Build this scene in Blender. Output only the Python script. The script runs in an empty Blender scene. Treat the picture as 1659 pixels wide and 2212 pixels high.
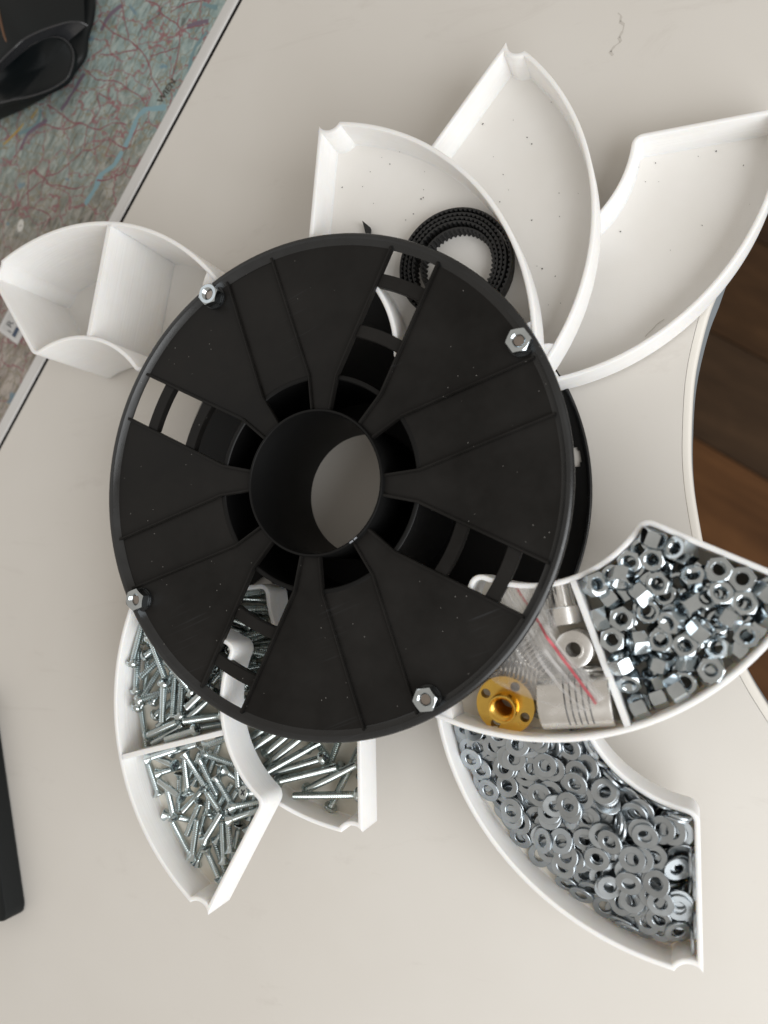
import bpy, bmesh, math, random
from mathutils import Vector, Matrix, Quaternion, noise
random.seed(7)
S = 0.001                      # every length below is written in millimetres
scene = bpy.context.scene
COL = scene.collection

# ------------------------------------------------------------------ camera
cam_d = bpy.data.cameras.new('camera')
cam = bpy.data.objects.new('camera', cam_d)
COL.objects.link(cam)
CAM_P = Vector((137.07, -35.9, 332.24)) * S
CAM_T = Vector((8.557, -7.897, 0.0)) * S
cam.location = CAM_P
_b = (CAM_P - CAM_T).normalized()
_r = Vector((0, 1, 0)).cross(_b).normalized()
_u = _b.cross(_r)
cam.rotation_euler = Matrix((_r, _u, _b)).transposed().to_euler()
cam_d.sensor_fit = 'VERTICAL'
cam_d.sensor_height = 36.0
cam_d.lens = 1715.0 / 2212.0 * 36.0
cam_d.clip_start = 0.01
cam_d.clip_end = 20.0
cam_d.dof.use_dof = True
cam_d.dof.focus_distance = 0.325
cam_d.dof.aperture_fstop = 7.0
scene.camera = cam

# ------------------------------------------------------------------ world and lamps
world = bpy.data.worlds.new('World')
scene.world = world
world.use_nodes = True
bg = world.node_tree.nodes['Background']
bg.inputs['Color'].default_value = (1.0, 0.925, 0.83, 1)
bg.inputs['Strength'].default_value = 0.495

def area_lamp(name, loc, target, sx, sy, watts, col):
    d = bpy.data.lights.new(name, 'AREA')
    d.shape = 'RECTANGLE'
    d.size = sx * S
    d.size_y = sy * S
    d.energy = watts
    d.color = col
    o = bpy.data.objects.new(name, d)
    COL.objects.link(o)
    o.location = Vector(loc) * S
    o.rotation_euler = (Vector(target) - Vector(loc)).to_track_quat('-Z', 'Y').to_euler()
    return o
area_lamp('window_light', (720, -470, 540), (80, -60, 0), 880, 860, 10.3, (0.955, 0.98, 1.0))
area_lamp('side_fill_light', (-900, 420, 900), (0, 0, 0), 600, 800, 0.9, (0.86, 0.93, 1.0))  # added fill lamp, lifts the left of the desk and the rim highlight
scene.view_settings.view_transform = 'Standard'
scene.view_settings.look = 'None'
scene.view_settings.exposure = 0.0
scene.view_settings.gamma = 1.0

# ------------------------------------------------------------------ geometry helpers (millimetres)
def mesh_from(name, verts, faces, smooth=False, sharp=None):
    me = bpy.data.meshes.new(name)
    me.from_pydata([tuple(c * S for c in v) for v in verts], [], faces)
    me.update()
    bm = bmesh.new(); bm.from_mesh(me)
    bmesh.ops.recalc_face_normals(bm, faces=bm.faces)
    if smooth:
        for f in bm.faces: f.smooth = True
        if sharp is not None:
            lim = math.radians(sharp)
            for e in bm.edges:
                if len(e.link_faces) == 2 and e.calc_face_angle(0.0) > lim: e.smooth = False
    bm.to_mesh(me); bm.free()
    return me

class MB:
    """collects simple solids; one MB becomes one mesh object"""
    def __init__(self): self.v = []; self.f = []
    def add(self, vs, fs):
        n = len(self.v); self.v += [tuple(p) for p in vs]; self.f += [tuple(i + n for i in q) for q in fs]; return self
    def prism(self, poly, z0, z1):
        n = len(poly)
        self.add([(x, y, z0) for x, y in poly] + [(x, y, z1) for x, y in poly],
                 [tuple(range(n))[::-1], tuple(range(n, 2 * n))] + [(i, (i + 1) % n, n + (i + 1) % n, n + i) for i in range(n)])
        return self
    def lathe(self, prof, seg=64, closed=True, a0=0.0, a1=360.0, cap=False):
        full = abs(a1 - a0 - 360) < 1e-6
        m = len(prof); ns = seg if full else seg + 1
        vs = []
        for i in range(ns):
            a = math.radians(a0 + (a1 - a0) * i / seg)
            for r, z in prof: vs.append((r * math.cos(a), r * math.sin(a), z))
        fs = []
        for i in range(seg):
            j = (i + 1) % ns
            for k in range(m if closed else m - 1):
                l = (k + 1) % m
                fs.append((i * m + k, j * m + k, j * m + l, i * m + l))
        if not full and closed:
            fs.append(tuple(range(m))); fs.append(tuple((ns - 1) * m + k for k in range(m))[::-1])
        return self.add(vs, fs)
    def tube(self, pts, r, n=10, cap=True):
        rings = []
        P = [Vector(p) for p in pts]
        up = Vector((0, 0, 1))
        vs = []; fs = []
        for i, p in enumerate(P):
            t = (P[min(i + 1, len(P) - 1)] - P[max(i - 1, 0)]).normalized()
            u = up if abs(t.dot(up)) < .95 else Vector((1, 0, 0))
            a = t.cross(u).normalized(); b = t.cross(a)
            rr = r[i] if isinstance(r, (list, tuple)) else r
            for k in range(n):
                g = 2 * math.pi * k / n
                vs.append(tuple(p + a * (rr * math.cos(g)) + b * (rr * math.sin(g))))
        for i in range(len(P) - 1):
            for k in range(n):
                l = (k + 1) % n
                fs.append((i * n + k, i * n + l, (i + 1) * n + l, (i + 1) * n + k))
        if cap:
            fs.append(tuple(range(n))[::-1]); fs.append(tuple((len(P) - 1) * n + k for k in range(n)))
        return self.add(vs, fs)
    def loops(self, loops, caps=True):
        """bridge closed loops of equal length"""
        n = len(loops[0]); vs = [p for l in loops for p in l]; fs = []
        for i in range(len(loops) - 1):
            for k in range(n):
                l = (k + 1) % n
                fs.append((i * n + k, i * n + l, (i + 1) * n + l, (i + 1) * n + k))
        if caps:
            fs.append(tuple(range(n))[::-1]); fs.append(tuple((len(loops) - 1) * n + k for k in range(n)))
        return self.add(vs, fs)
    def mesh(self, name, smooth=False, sharp=30): return mesh_from(name, self.v, self.f, smooth, sharp)

def rot2(p, a): c, s = math.cos(a), math.sin(a); return (p[0] * c - p[1] * s, p[0] * s + p[1] * c)

# ---- the quarter-ring tray, in its own frame: ring centre at the origin, hinge bolt at (HX, 0)
HX = 93.5
TR_RO, TR_RI, TR_T = 100.0, 45.0, 1.9
def arc(cx, cy, r, a0, a1, n):
    return [(cx + r * math.cos(a0 + (a1 - a0) * i / n), cy + r * math.sin(a0 + (a1 - a0) * i / n)) for i in range(n + 1)]
def tray_loop(o):
    """outline inset by o; constant vertex count so that two insets can be bridged"""
    ro, ri = TR_RO - o, TR_RI + o
    y0 = -4.2 + o                                  # wall beside the hinge
    nb = math.radians(-4.4); nx, ny = math.cos(nb), math.sin(nb); e = 3.5 + o   # end wall: nx*x + ny*y = e
    d = (-ny, nx)                                  # along the end wall, outwards
    pts = []
    # outer/hinge corner
    rc = max(3.0 - o, 0.8)
    cx = math.sqrt((ro - rc) ** 2 - (y0 + rc) ** 2); cy = y0 + rc
    pts += arc(cx, cy, rc, -math.pi / 2, math.atan2(cy, cx), 5)
    # outer arc up to the notch
    NC, NR = (15.6, 100.6), 5.4 + o
    dd = math.hypot(*NC); aN = math.atan2(NC[1], NC[0])
    ca = (dd * dd + ro * ro - NR * NR) / (2 * dd * ro); aI = aN - math.acos(ca)
    a_s = math.atan2(cy, cx)
    pts += arc(0, 0, ro, a_s, aI, 44)[1:]
    # notch (concave)
    p1 = pts[-1]
    # intersection of notch circle and end wall
    base = (nx * e, ny * e)
    bx, by = base[0] - NC[0], base[1] - NC[1]
    B = bx * d[0] + by * d[1]; Cc = bx * bx + by * by - NR * NR
    disc = B * B - Cc
    t = -B - math.sqrt(max(disc, 0.01))
    p2 = (base[0] + d[0] * t, base[1] + d[1] * t)
    g1 = math.atan2(p1[1] - NC[1], p1[0] - NC[0]); g2 = math.atan2(p2[1] - NC[1], p2[0] - NC[0])
    if g1 > 0: g1 -= 2 * math.pi
    if g2 > 0: g2 -= 2 * math.pi
    pts += arc(NC[0], NC[1], NR, g1, g2, 8)[1:]
    # down the end wall to the inner corner fillet
    rf = max(4.6 - o, 1.6)
    # fillet centre: distance e+rf from the wall line, distance ri+rf from the origin
    q = e + rf; h = math.sqrt((ri + rf) ** 2 - q * q)
    fc = (nx * q + d[0] * h, ny * q + d[1] * h)
    wl = (fc[0] - nx * rf, fc[1] - ny * rf)
    pts += [(pts[-1][0] + (wl[0] - pts[-1][0]) * k / 6, pts[-1][1] + (wl[1] - pts[-1][1]) * k / 6) for k in range(1, 6)]
    a0 = math.atan2(-ny, -nx); a1 = math.atan2(-fc[1], -fc[0])
    if a0 < 0: a0 += 2 * math.pi
    if a1 < 0: a1 += 2 * math.pi
    pts += arc(fc[0], fc[1], rf, a0, a1, 6)
    # inner arc back to the hinge side
    gy = y0 + rf; gx = math.sqrt((ri + rf) ** 2 - gy * gy)
    b0 = math.atan2(fc[1], fc[0]); b1 = math.atan2(gy, gx)
    pts += arc(0, 0, ri, b0, b1, 26)[1:-1]
    a0 = math.atan2(-gy, -gx)
    if a0 < 0: a0 += 2 * math.pi
    pts += arc(gx, gy, rf, a0, 1.5 * math.pi, 6)
    return pts

def tray_shell(h):
    """h = total height; bottom at z = 0"""
    fl, b = 1.2, 0.45
    L = lambda o, z: [(x, y, z) for x, y in tray_loop(o)]
    m = MB()
    m.loops([L(0.3, 0), L(0, 0.3), L(0, h - b), L(b * .35, h - b * .35), L(b, h), L(TR_T - b, h), L(TR_T - b * .35, h - b * .35), L(TR_T, h - b), L(TR_T, fl + .5), L(TR_T + .5, fl)])
    return m
def divider_poly(ang, t0=2.1):
    a = math.radians(ang); r0, r1 = TR_RI + TR_T - .15, TR_RO - TR_T + .15
    return [rot2(p, a) for p in ((r0, -t0 / 2), (r1, -t0 / 2), (r1, t0 / 2), (r0, t0 / 2))]
def boss_poly():
    o = TR_T - .1
    ro = TR_RO - o
    pts = [(84.5, -4.2 + o), (84.5, -1.6), (96.3, 6.5), (98.0, 7.2)]
    a0 = math.atan2(7.2, 98.0)
    pts += arc(0, 0, ro, a0, -0.012, 4)
    pts += [(97.5, -4.2 + o)]
    return pts

# name: hinge angle on the spool, swing angle, play, bottom z, height, divider angle
TRAYS = {
 'P1': (30, -0.83, -0.26, 1.51, 34.9, 16.4, None),
 'P2': (30, -36.09, 2.02, 1.08, 18.3, 16.4, None),
 'P3': (30, -85.54, 1.46, -0.45, 1.7, 16.4, None),
 'A': (300, -110.78, 3.01, -0.46, 34.9, 16.4, 40.2),
 'B': (300, -176.05, 1.08, 2.79, 17.1, 16.4, None),
 'C': (210, 155.42, -0.46, -1.62, 34.9, 16.4, 40.0),
 'D': (210, -174.59, 1.85, -1.64, 17.1, 16.4, None),
 'E': (120, 38.71, -5.4, 3.9, 1.7, 49.3, 40.0),
}
def tray_matrix(k):
    piv, psi, dx, dy, z0, h, dv = TRAYS[k]
    a = math.radians(piv); p = math.radians(psi)
    hx, hy = HX * math.cos(a) + dx, HX * math.sin(a) + dy
    ox, oy = rot2((-HX, 0), p)
    return Matrix.Translation((hx + ox, hy + oy, z0)) @ Matrix.Rotation(p, 4, 'Z')

# ---- small hardware, centred on the middle of its own height
def nut_mesh(name, af=7.5, h=5.3, bore=4.2, seg=24, tris=False):
    R = af / math.sqrt(3); m = MB()
    ch = .55
    # hexagon ring with chamfered corners: loops of 24 points
    def hexr(a):
        a = a % (math.pi / 3); return (af / 2) / math.cos(a - math.pi / 6)
    def hl(z, lim):
        return [((min(hexr(2 * math.pi * i / seg), lim)) * math.cos(2 * math.pi * i / seg), (min(hexr(2 * math.pi * i / seg), lim)) * math.sin(2 * math.pi * i / seg), z) for i in range(seg)]
    def cl(z, r): return [(r * math.cos(2 * math.pi * i / seg), r * math.sin(2 * math.pi * i / seg), z) for i in range(seg)]
    lim = af / 2 * .965
    def hz(sg):
        out = []
        for i in range(seg):
            a = 2 * math.pi * i / seg; r = hexr(a); out.append((r * math.cos(a), r * math.sin(a), sg * (h / 2 - (r - lim) * .62)))
        return out
    loops = [cl(-h / 2, lim), hz(-1), hz(1), cl(h / 2, lim), cl(h / 2, bore / 2 + .45)]
    z = h / 2 - .4
    loops.append(cl(z, bore / 2))
    n = 5; st = (h - .8) / n
    for k in range(n):
        loops.append(cl(z - st * (k + .5), bore / 2 + .38)); loops.append(cl(z - st * (k + 1), bore / 2))
    loops.append(cl(-h / 2, bore / 2 + .45)); loops.append(loops[0])
    m.loops(loops, caps=False)
    me = m.mesh(name, True, 28)
    bm = bmesh.new(); bm.from_mesh(me); bmesh.ops.remove_doubles(bm, verts=bm.verts, dist=1e-7); bmesh.ops.recalc_face_normals(bm, faces=bm.faces); bm.to_mesh(me); bm.free()
    return me
def washer_mesh(name, od=9.1, idd=4.5, t=0.85, seg=28):
    a, b = od / 2, idd / 2; c = .16
    m = MB(); m.lathe([(a - c, t / 2), (a, t / 2 - c), (a, -t / 2 + c), (a - c, -t / 2), (b + c, -t / 2), (b, -t / 2 + c), (b, t / 2 - c), (b + c, t / 2)], seg)
    return m.mesh(name, True, 40)
def screw_mesh(name, d, L, hd, hh, kind):
    """shank along -z from the head; origin in the middle of the whole screw"""
    tot = L + (hh if kind == 'pan' else 0); z0 = tot / 2
    m = MB(); seg = 10; r = d / 2
    prof = []
    if kind == 'pan':
        prof = [(.01, z0), (hd * .2, z0 - .03), (hd * .36, z0 - .2), (hd * .47, z0 - hh * .45), (hd * .5, z0 - hh * .85), (hd * .48, z0 - hh), (r, z0 - hh)]
        zs = z0 - hh
    else:
        prof = [(.01, z0), (hd * .485, z0), (hd * .5, z0 - .22), (r, z0 - hh)]
        zs = z0 - hh
    zb = z0 - tot
    n = int((zs - zb - 1.2) / .85)
    st = (zs - zb - 1.2) / n
    for k in range(n):
        prof += [(r * .8, zs - .6 - st * (k + .5)), (r, zs - .6 - st * (k + 1))]
    prof += [(r * .8, zb), (.01, zb)]
    m.lathe(prof, seg, closed=False)
    me = m.mesh(name, True, 38)
    # flat dark cross laid on the head, the shade of a recess painted in
    bm = bmesh.new(); bm.from_mesh(me)
    a, w, z = hd * .27, .36, z0 + .02
    for P in (((-a, -w), (a, -w), (a, w), (-a, w)), ((-w, -a), (w, -a), (w, -w), (-w, -w)), ((-w, w), (w, w), (w, a), (-w, a))):
        f = bm.faces.new([bm.verts.new((x * S, y * S, z * S)) for x, y in P]); f.material_index = 1
    bm.to_mesh(me); bm.free()
    return me

# ------------------------------------------------------------------ object helpers
def new_obj(name, me, mat=None, parent=None):
    o = bpy.data.objects.new(name, me)
    COL.objects.link(o)
    if mat is not None and len(me.materials) == 0: me.materials.append(mat)
    if parent is not None: o.parent = parent
    return o
def thing(name, label, cat, loc=(0, 0, 0), rotz=0.0, group=None):
    o = bpy.data.objects.new(name, None); COL.objects.link(o)
    o.empty_display_size = 0.01
    o.location = Vector(loc) * S; o.rotation_euler = (0, 0, rotz)
    return tag(o, label, cat, group)
def tag(o, label, cat, group=None):
    o['label'] = label; o['category'] = cat
    if group: o['group'] = group
    return o
def struct(o): o['kind'] = 'structure'; return o
def stuff(o): o['kind'] = 'stuff'; return o

# ------------------------------------------------------------------ materials
def mat(name, col, rough=.5, metal=0.0, spec=.5):
    m = bpy.data.materials.new(name); m.use_nodes = True
    p = m.node_tree.nodes['Principled BSDF']
    p.inputs['Base Color'].default_value = (*col, 1); p.inputs['Roughness'].default_value = rough
    p.inputs['Metallic'].default_value = metal; p.inputs['Specular IOR Level'].default_value = spec
    return m, m.node_tree, p
def N(t, typ, **kw):
    n = t.nodes.new(typ)
    for k, v in kw.items():
        if k in n.inputs: n.inputs[k].default_value = v
        else: setattr(n, k, v)
    return n
def noise_n(t, scale, detail=4, rough=.55, vec=None, dist=0.0):
    n = N(t, 'ShaderNodeTexNoise', Scale=scale, Detail=detail, Roughness=rough, Distortion=dist)
    if vec is not None: t.links.new(vec, n.inputs['Vector'])
    return n
def ramp(t, fac, stops):
    r = t.nodes.new('ShaderNodeValToRGB'); e = r.color_ramp.elements
    while len(e) > 1: e.remove(e[-1])
    for i, (pos, c) in enumerate(stops):
        el = e[0] if i == 0 else e.new(pos)
        el.position = pos; el.color = (*c, 1) if len(c) == 3 else c
    t.links.new(fac, r.inputs['Fac']); return r
def mixc(t, fac, a, b, blend='MIX'):
    m = t.nodes.new('ShaderNodeMix'); m.data_type = 'RGBA'; m.blend_type = blend
    for s, v in ((m.inputs[0], fac), (m.inputs[6], a), (m.inputs[7], b)):
        if hasattr(v, 'links') or hasattr(v, 'is_linked'): t.links.new(v, s)
        else: s.default_value = v if isinstance(v, (int, float)) else (*v, 1)
    return m.outputs[2]
def bump(t, p, height, strength, dist):
    b = N(t, 'ShaderNodeBump', Strength=strength, Distance=dist)
    t.links.new(height, b.inputs['Height']); t.links.new(b.outputs['Normal'], p.inputs['Normal']); return b
def objvec(t, scale=(1, 1, 1), rot=(0, 0, 0)):
    c = t.nodes.new('ShaderNodeTexCoord'); mp = t.nodes.new('ShaderNodeMapping')
    mp.inputs['Scale'].default_value = scale; mp.inputs['Rotation'].default_value = rot
    t.links.new(c.outputs['Object'], mp.inputs['Vector']); return mp.outputs['Vector']

def dirvec(t, ang, along, across):
    c = t.nodes.new('ShaderNodeTexCoord'); r = t.nodes.new('ShaderNodeVectorRotate'); r.rotation_type = 'Z_AXIS'
    r.inputs['Angle'].default_value = -ang; t.links.new(c.outputs['Object'], r.inputs['Vector'])
    mp = t.nodes.new('ShaderNodeMapping'); mp.inputs['Scale'].default_value = (along, across, 1); t.links.new(r.outputs['Vector'], mp.inputs['Vector']); return mp.outputs['Vector']
# printed white plastic: faint horizontal layer lines on the walls, slight mottling
M_PLA, t, p = mat('white_printed_plastic', (.86, .85, .835), .5)
v = objvec(t, (30, 30, 1300)); n1 = noise_n(t, 1.0, 2, .5, v)
n2 = noise_n(t, 140.0, 3, .5, objvec(t))
c = mixc(t, .5, ramp(t, n2.outputs['Fac'], [(.3, (.82, .81, .795)), (.7, (.86, .855, .845))]).outputs['Color'], ramp(t, n1.outputs['Fac'], [(.3, (.845, .835, .815)), (.7, (.885, .875, .865))]).outputs['Color'])
t.links.new(c, p.inputs['Base Color']); bump(t, p, n1.outputs['Fac'], .5, .0004)
p.inputs['Subsurface Weight'].default_value = .45; p.inputs['Subsurface Radius'].default_value = (1, .8, .6); p.inputs['Subsurface Scale'].default_value = .004

M_FLOORPLA, t, p = mat('white_printed_floor', (.78, .765, .74), .55)
n = noise_n(t, 2600.0, 2, .5, objvec(t)); bump(t, p, n.outputs['Fac'], .25, .0002)
n3 = noise_n(t, 26.0, 3, .5, objvec(t)); t.links.new(ramp(t, n3.outputs['Fac'], [(.35, (.77, .75, .715)), (.65, (.81, .795, .77))]).outputs['Color'], p.inputs['Base Color'])

M_CREAM, t, p = mat('yellowed_printed_floor', (.84, .79, .68), .5)
n = noise_n(t, 60.0, 4, .6, objvec(t)); t.links.new(ramp(t, n.outputs['Fac'], [(.3, (.80, .73, .60)), (.7, (.87, .84, .77))]).outputs['Color'], p.inputs['Base Color'])
# black spool plastic: satin with dust specks and light scuffs
def black_plastic(name, base, rough, specks=True):
    m, t, p = mat(name, base, rough, 0, .2 if rough > .4 else .55)
    ov = objvec(t)
    if specks:
        vo = N(t, 'ShaderNodeTexVoronoi', Scale=300.0); t.links.new(ov, vo.inputs['Vector'])
        wn = noise_n(t, 60.0, 2, .6, ov)
        lt = N(t, 'ShaderNodeMath', operation='LESS_THAN'); lt.inputs[1].default_value = .065
        t.links.new(vo.outputs['Distance'], lt.inputs[0])
        gt = N(t, 'ShaderNodeMath', operation='GREATER_THAN'); gt.inputs[1].default_value = .55
        t.links.new(wn.outputs['Fac'], gt.inputs[0])
        mu = N(t, 'ShaderNodeMath', operation='MULTIPLY'); t.links.new(lt.outputs[0], mu.inputs[0]); t.links.new(gt.outputs[0], mu.inputs[1])
        film = noise_n(t, 22.0, 5, .65, ov)
        fc = ramp(t, film.outputs['Fac'], [(.35, base), (.75, tuple(min(1, b * 2.3 + .003) for b in base))]).outputs['Color']
        scr = noise_n(t, 1.0, 3, .6, dirvec(t, .38, 18, 900)); msk = noise_n(t, 26.0, 2, .5, ov)
        sc_ = ramp(t, scr.outputs['Fac'], [(.60, (0, 0, 0)), (.72, (.8, .8, .8))]).outputs['Color']; mk_ = ramp(t, msk.outputs['Fac'], [(.58, (0, 0, 0)), (.70, (1, 1, 1))]).outputs['Color']
        mm_ = N(t, 'ShaderNodeMath', operation='MULTIPLY'); t.links.new(sc_, mm_.inputs[0]); t.links.new(mk_, mm_.inputs[1])
        fc = mixc(t, mm_.outputs[0], fc, (.03, .031, .033))
        t.links.new(mixc(t, mu.outputs[0], fc, (.15, .145, .135)), p.inputs['Base Color'])
        rr = ramp(t, film.outputs['Fac'], [(.3, (rough - .12,) * 3), (.7, (rough + .16,) * 3)]); t.links.new(rr.outputs['Color'], p.inputs['Roughness'])
    f = noise_n(t, 1900.0, 2, .5, ov); bump(t, p, f.outputs['Fac'], .12, .0001)
    return m
M_BLK = black_plastic('black_spool_plastic', (.0055, .005, .0045), .44)
M_BLKG = black_plastic('black_rim_plastic', (.0075, .008, .0085), .25)
M_BLKIN = black_plastic('black_core_plastic', (.0045, .0045, .0045), .45, False)
M_RUB, t, p = mat('black_rubber', (.012, .012, .012), .62)

def metal(name, col, rough, var=.06, aniso=0.0):
    m, t, p = mat(name, col, rough, 1.0)
    ov = objvec(t); n = noise_n(t, 160.0, 2, .5, ov)
    oi = t.nodes.new('ShaderNodeObjectInfo')
    ad = N(t, 'ShaderNodeMath', operation='MULTIPLY_ADD'); ad.inputs[1].default_value = .35; t.links.new(oi.outputs['Random'], ad.inputs[0]); t.links.new(n.outputs['Fac'], ad.inputs[2])
    t.links.new(ramp(t, ad.outputs[0], [(.3, tuple(c * .86 for c in col)), (.95, tuple(min(1, c * 1.1) for c in col))]).outputs['Color'], p.inputs['Base Color'])
    t.links.new(ramp(t, n.outputs['Fac'], [(.3, (rough - var,) * 3), (.7, (rough + var,) * 3)]).outputs['Color'], p.inputs['Roughness'])
    return m
M_ZN = metal('bright_zinc', (.56, .61, .64), .15, .04)
M_WS = metal('washer_zinc', (.44, .475, .50), .32, .03)
M_SC = metal('screw_zinc', (.60, .66, .67), .22)
M_SCG = metal('screw_zinc_long', (.50, .55, .54), .28)
M_AL = metal('brushed_aluminium', (.80, .79, .77), .26)
M_ST = metal('spring_steel', (.72, .70, .67), .2)
M_BR = metal('brass', (.78, .50, .11), .24)
M_BE, _, _ = mat('bolt_end', (.34, .30, .27), .3, 1.0)
M_SLOT, _, _ = mat('recess_shade', (.02, .025, .03), .5)  # near-black colour painted as the shade in recesses, slits and screw holes
M_TEAL, _, _ = mat('recess_zinc', (.18, .22, .24), .35, 1.0)

# desk laminate
M_DESK, t, p = mat('desk_laminate', (.70, .665, .62), .42, 0, .4)
ov = objvec(t); n = noise_n(t, 6.5, 4, .6, ov); f = noise_n(t, 900.0, 2, .5, ov)
sm = noise_n(t, 14.0, 6, .7, objvec(t, (1, 3.2, 1), (0, 0, .9)), 1.2)
b0 = ramp(t, n.outputs['Fac'], [(.3, (.65, .62, .575)), (.7, (.69, .665, .625))]).outputs['Color']
sr = ramp(t, sm.outputs['Fac'], [(.60, (0, 0, 0)), (.76, (.34, .34, .34))]).outputs['Color']
t.links.new(mixc(t, sr, b0, (.50, .46, .42)), p.inputs['Base Color']); bump(t, p, f.outputs['Fac'], .12, .00012)
M_BAND, _, _ = mat('edge_band_white', (.74, .71, .655), .35)
M_EDGE, _, _ = mat('edge_grey', (.30, .34, .37), .4)
M_ALU2, _, _ = mat('edge_strip_silver', (.62, .61, .60), .4, .15)
M_GAP, _, _ = mat('gap_black', (.006, .006, .006), .7, 0, .2)
M_INK, _, _ = mat('pencil_smudge', (.55, .52, .475), .6)
M_DUST, _, _ = mat('black_crumbs', (.03, .028, .027), .8)

# ------------------------------------------------------------------ the floor under the desk
M_WOOD = []
for k, (c1, c2) in enumerate([((.042, .023, .013), (.11, .060, .031)), ((.055, .029, .014), (.14, .073, .033)), ((.10, .044, .017), (.24, .11, .042)), ((.05, .030, .017), (.12, .07, .038))]):
    m, t, p = mat('oak_plank_%s' % ('dark', 'brown', 'orange', 'grey')[k], c1, .65, 0, .15)
    v = objvec(t, (3, 26, 3)); n = noise_n(t, 1.0, 6, .65, v, .8)
    v2 = objvec(t, (1.6, 4.5, 1)); n2 = noise_n(t, 2.2, 4, .6, v2, 1.5)
    c = mixc(t, n2.outputs['Fac'], ramp(t, n.outputs['Fac'], [(.3, c1), (.7, c2)]).outputs['Color'], tuple(x * .55 for x in c1), 'MIX')
    t.links.new(c, p.inputs['Base Color']); bump(t, p, n.outputs['Fac'], .3, .002)
    M_WOOD.append(m)
FL_Z = -722.0
floor = struct(new_obj('floor', MB().prism([(-2500, -2500), (2500, -2500), (2500, 2500), (-2500, 2500)], FL_Z - 30, FL_Z - 12).mesh('floor'), M_GAP))
PA = math.radians(-35.5)
pw = 121.0
def plank(off, s0, s1, wood):
    m = MB(); m.prism([(s0, -pw / 2 + .9), (s1, -pw / 2 + .9), (s1, pw / 2 - .9), (s0, pw / 2 - .9)], -12, 0)
    me = m.mesh('plank')
    o = new_obj('plank', me, M_WOOD[wood], floor)
    ox, oy = 150 - math.sin(PA) * off, 131 + math.cos(PA) * off
    o.location = (ox * S, oy * S, FL_Z * S); o.rotation_euler = (0, 0, PA)
    return o
for k, w in ((-7, 1), (-6, 3), (-5, 0), (-4, 1), (-3, 0), (-2, 2), (-1, 2), (0, 3), (1, 1), (2, 0), (3, 1), (4, 3), (5, 0)):
    cut = (k * 377) % 500 - 620
    plank((k + .5) * pw, -1400, cut, (w + 1) % 4); plank((k + .5) * pw, cut + 2, 1300, w)

# ------------------------------------------------------------------ white desk with its curved right edge
EDGE = [(300, 262), (262, 215), (222, 176), (188, 143), (163, 108), (150.5, 77), (146.4, 66.5), (142.3, 51.3), (140.1, 39.1), (138.9, 25.2), (138.3, 11.3), (138.7, -0.9), (140.1, -13.6), (142.3, -28), (146.6, -46), (151.2, -61), (155.9, -72.4), (162.3, -84.6), (176, -107), (200, -139), (240, -180), (300, -226)]
def smooth_line(P, n=4):
    out = []
    for i in range(len(P) - 1):
        p0 = Vector(P[max(i - 1, 0)]); p1 = Vector(P[i]); p2 = Vector(P[i + 1]); p3 = Vector(P[min(i + 2, len(P) - 1)])
        for k in range(n):
            u = k / n
            out.append(tuple(.5 * ((2 * p1) + (p2 - p0) * u + (2 * p0 - 5 * p1 + 4 * p2 - p3) * u * u + (3 * p1 - p0 - 3 * p2 + p3) * u ** 3)))
    out.append(tuple(P[-1])); return out
E1 = smooth_line(EDGE)
def offset_line(P, d):
    out = []
    for i, q in enumerate(P):
        a = Vector(P[max(i - 1, 0)]); b = Vector(P[min(i + 1, len(P) - 1)]); tt = (b - a).normalized()
        out.append((q[0] + tt[1] * d, q[1] - tt[0] * d))
    return out
desk = thing('desk', 'white desk top with a concave curved right edge that everything stands on', 'desk', (0, 0, -25))
LA, LB = (20.0, 389.0), (-330.0, -128.5)                 # the seam line against the table with the map
gA, gB = Vector((-69.0, 257.0)), Vector((-198.2, 67.2))
sd = (gA - gB).normalized(); sn = Vector((sd[1], -sd[0])) # sn points to the desk side
p_top = gA + sd * 380; p_bot = gB - sd * 420
E_in = offset_line(E1, 3.6); E_mid = offset_line(E1, 3.45)
poly = [tuple(p_top)] + E_in + [(300, -700), (-600, -700), tuple(p_bot)]
poly = [(300 + 40, 600)] + E_in + [(340, -700), tuple(p_bot + Vector((60, -300)))] + [tuple(p_bot), tuple(p_top)]
dt = new_obj('desk_top', MB().prism(poly, 0.5, 25).mesh('desk_top'), M_DESK, desk)
m = MB(); n_ = len(E1)
band = [list(E_mid), list(offset_line(E1, 1.2)), list(E1)]
# rounded edge band: strips of quads with a soft outer corner
prof = [(3.45, 24.9), (1.5, 24.9), (.6, 24.5), (.15, 23.4), (0, 21.5)]
vs = []; fs = []
for d_, z_ in prof:
    for q in offset_line(E1, d_): vs.append((q[0], q[1], z_))
for a in range(len(prof) - 1):
    for i in range(n_ - 1): fs.append((a * n_ + i, a * n_ + i + 1, (a + 1) * n_ + i + 1, (a + 1) * n_ + i))
m.add(vs, fs); new_obj('edge_band', m.mesh('edge_band', True, 60), M_BAND, desk)
vs = [(q[0] - 0, q[1], 21.5) for q in E1] + [(q[0] , q[1], 0.5) for q in offset_line(E1, -.4)]
m = MB(); m.add(vs, [(i, i + 1, n_ + i + 1, n_ + i) for i in range(n_ - 1)]); new_obj('edge_side', m.mesh('edge_side'), M_EDGE, desk)
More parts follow.
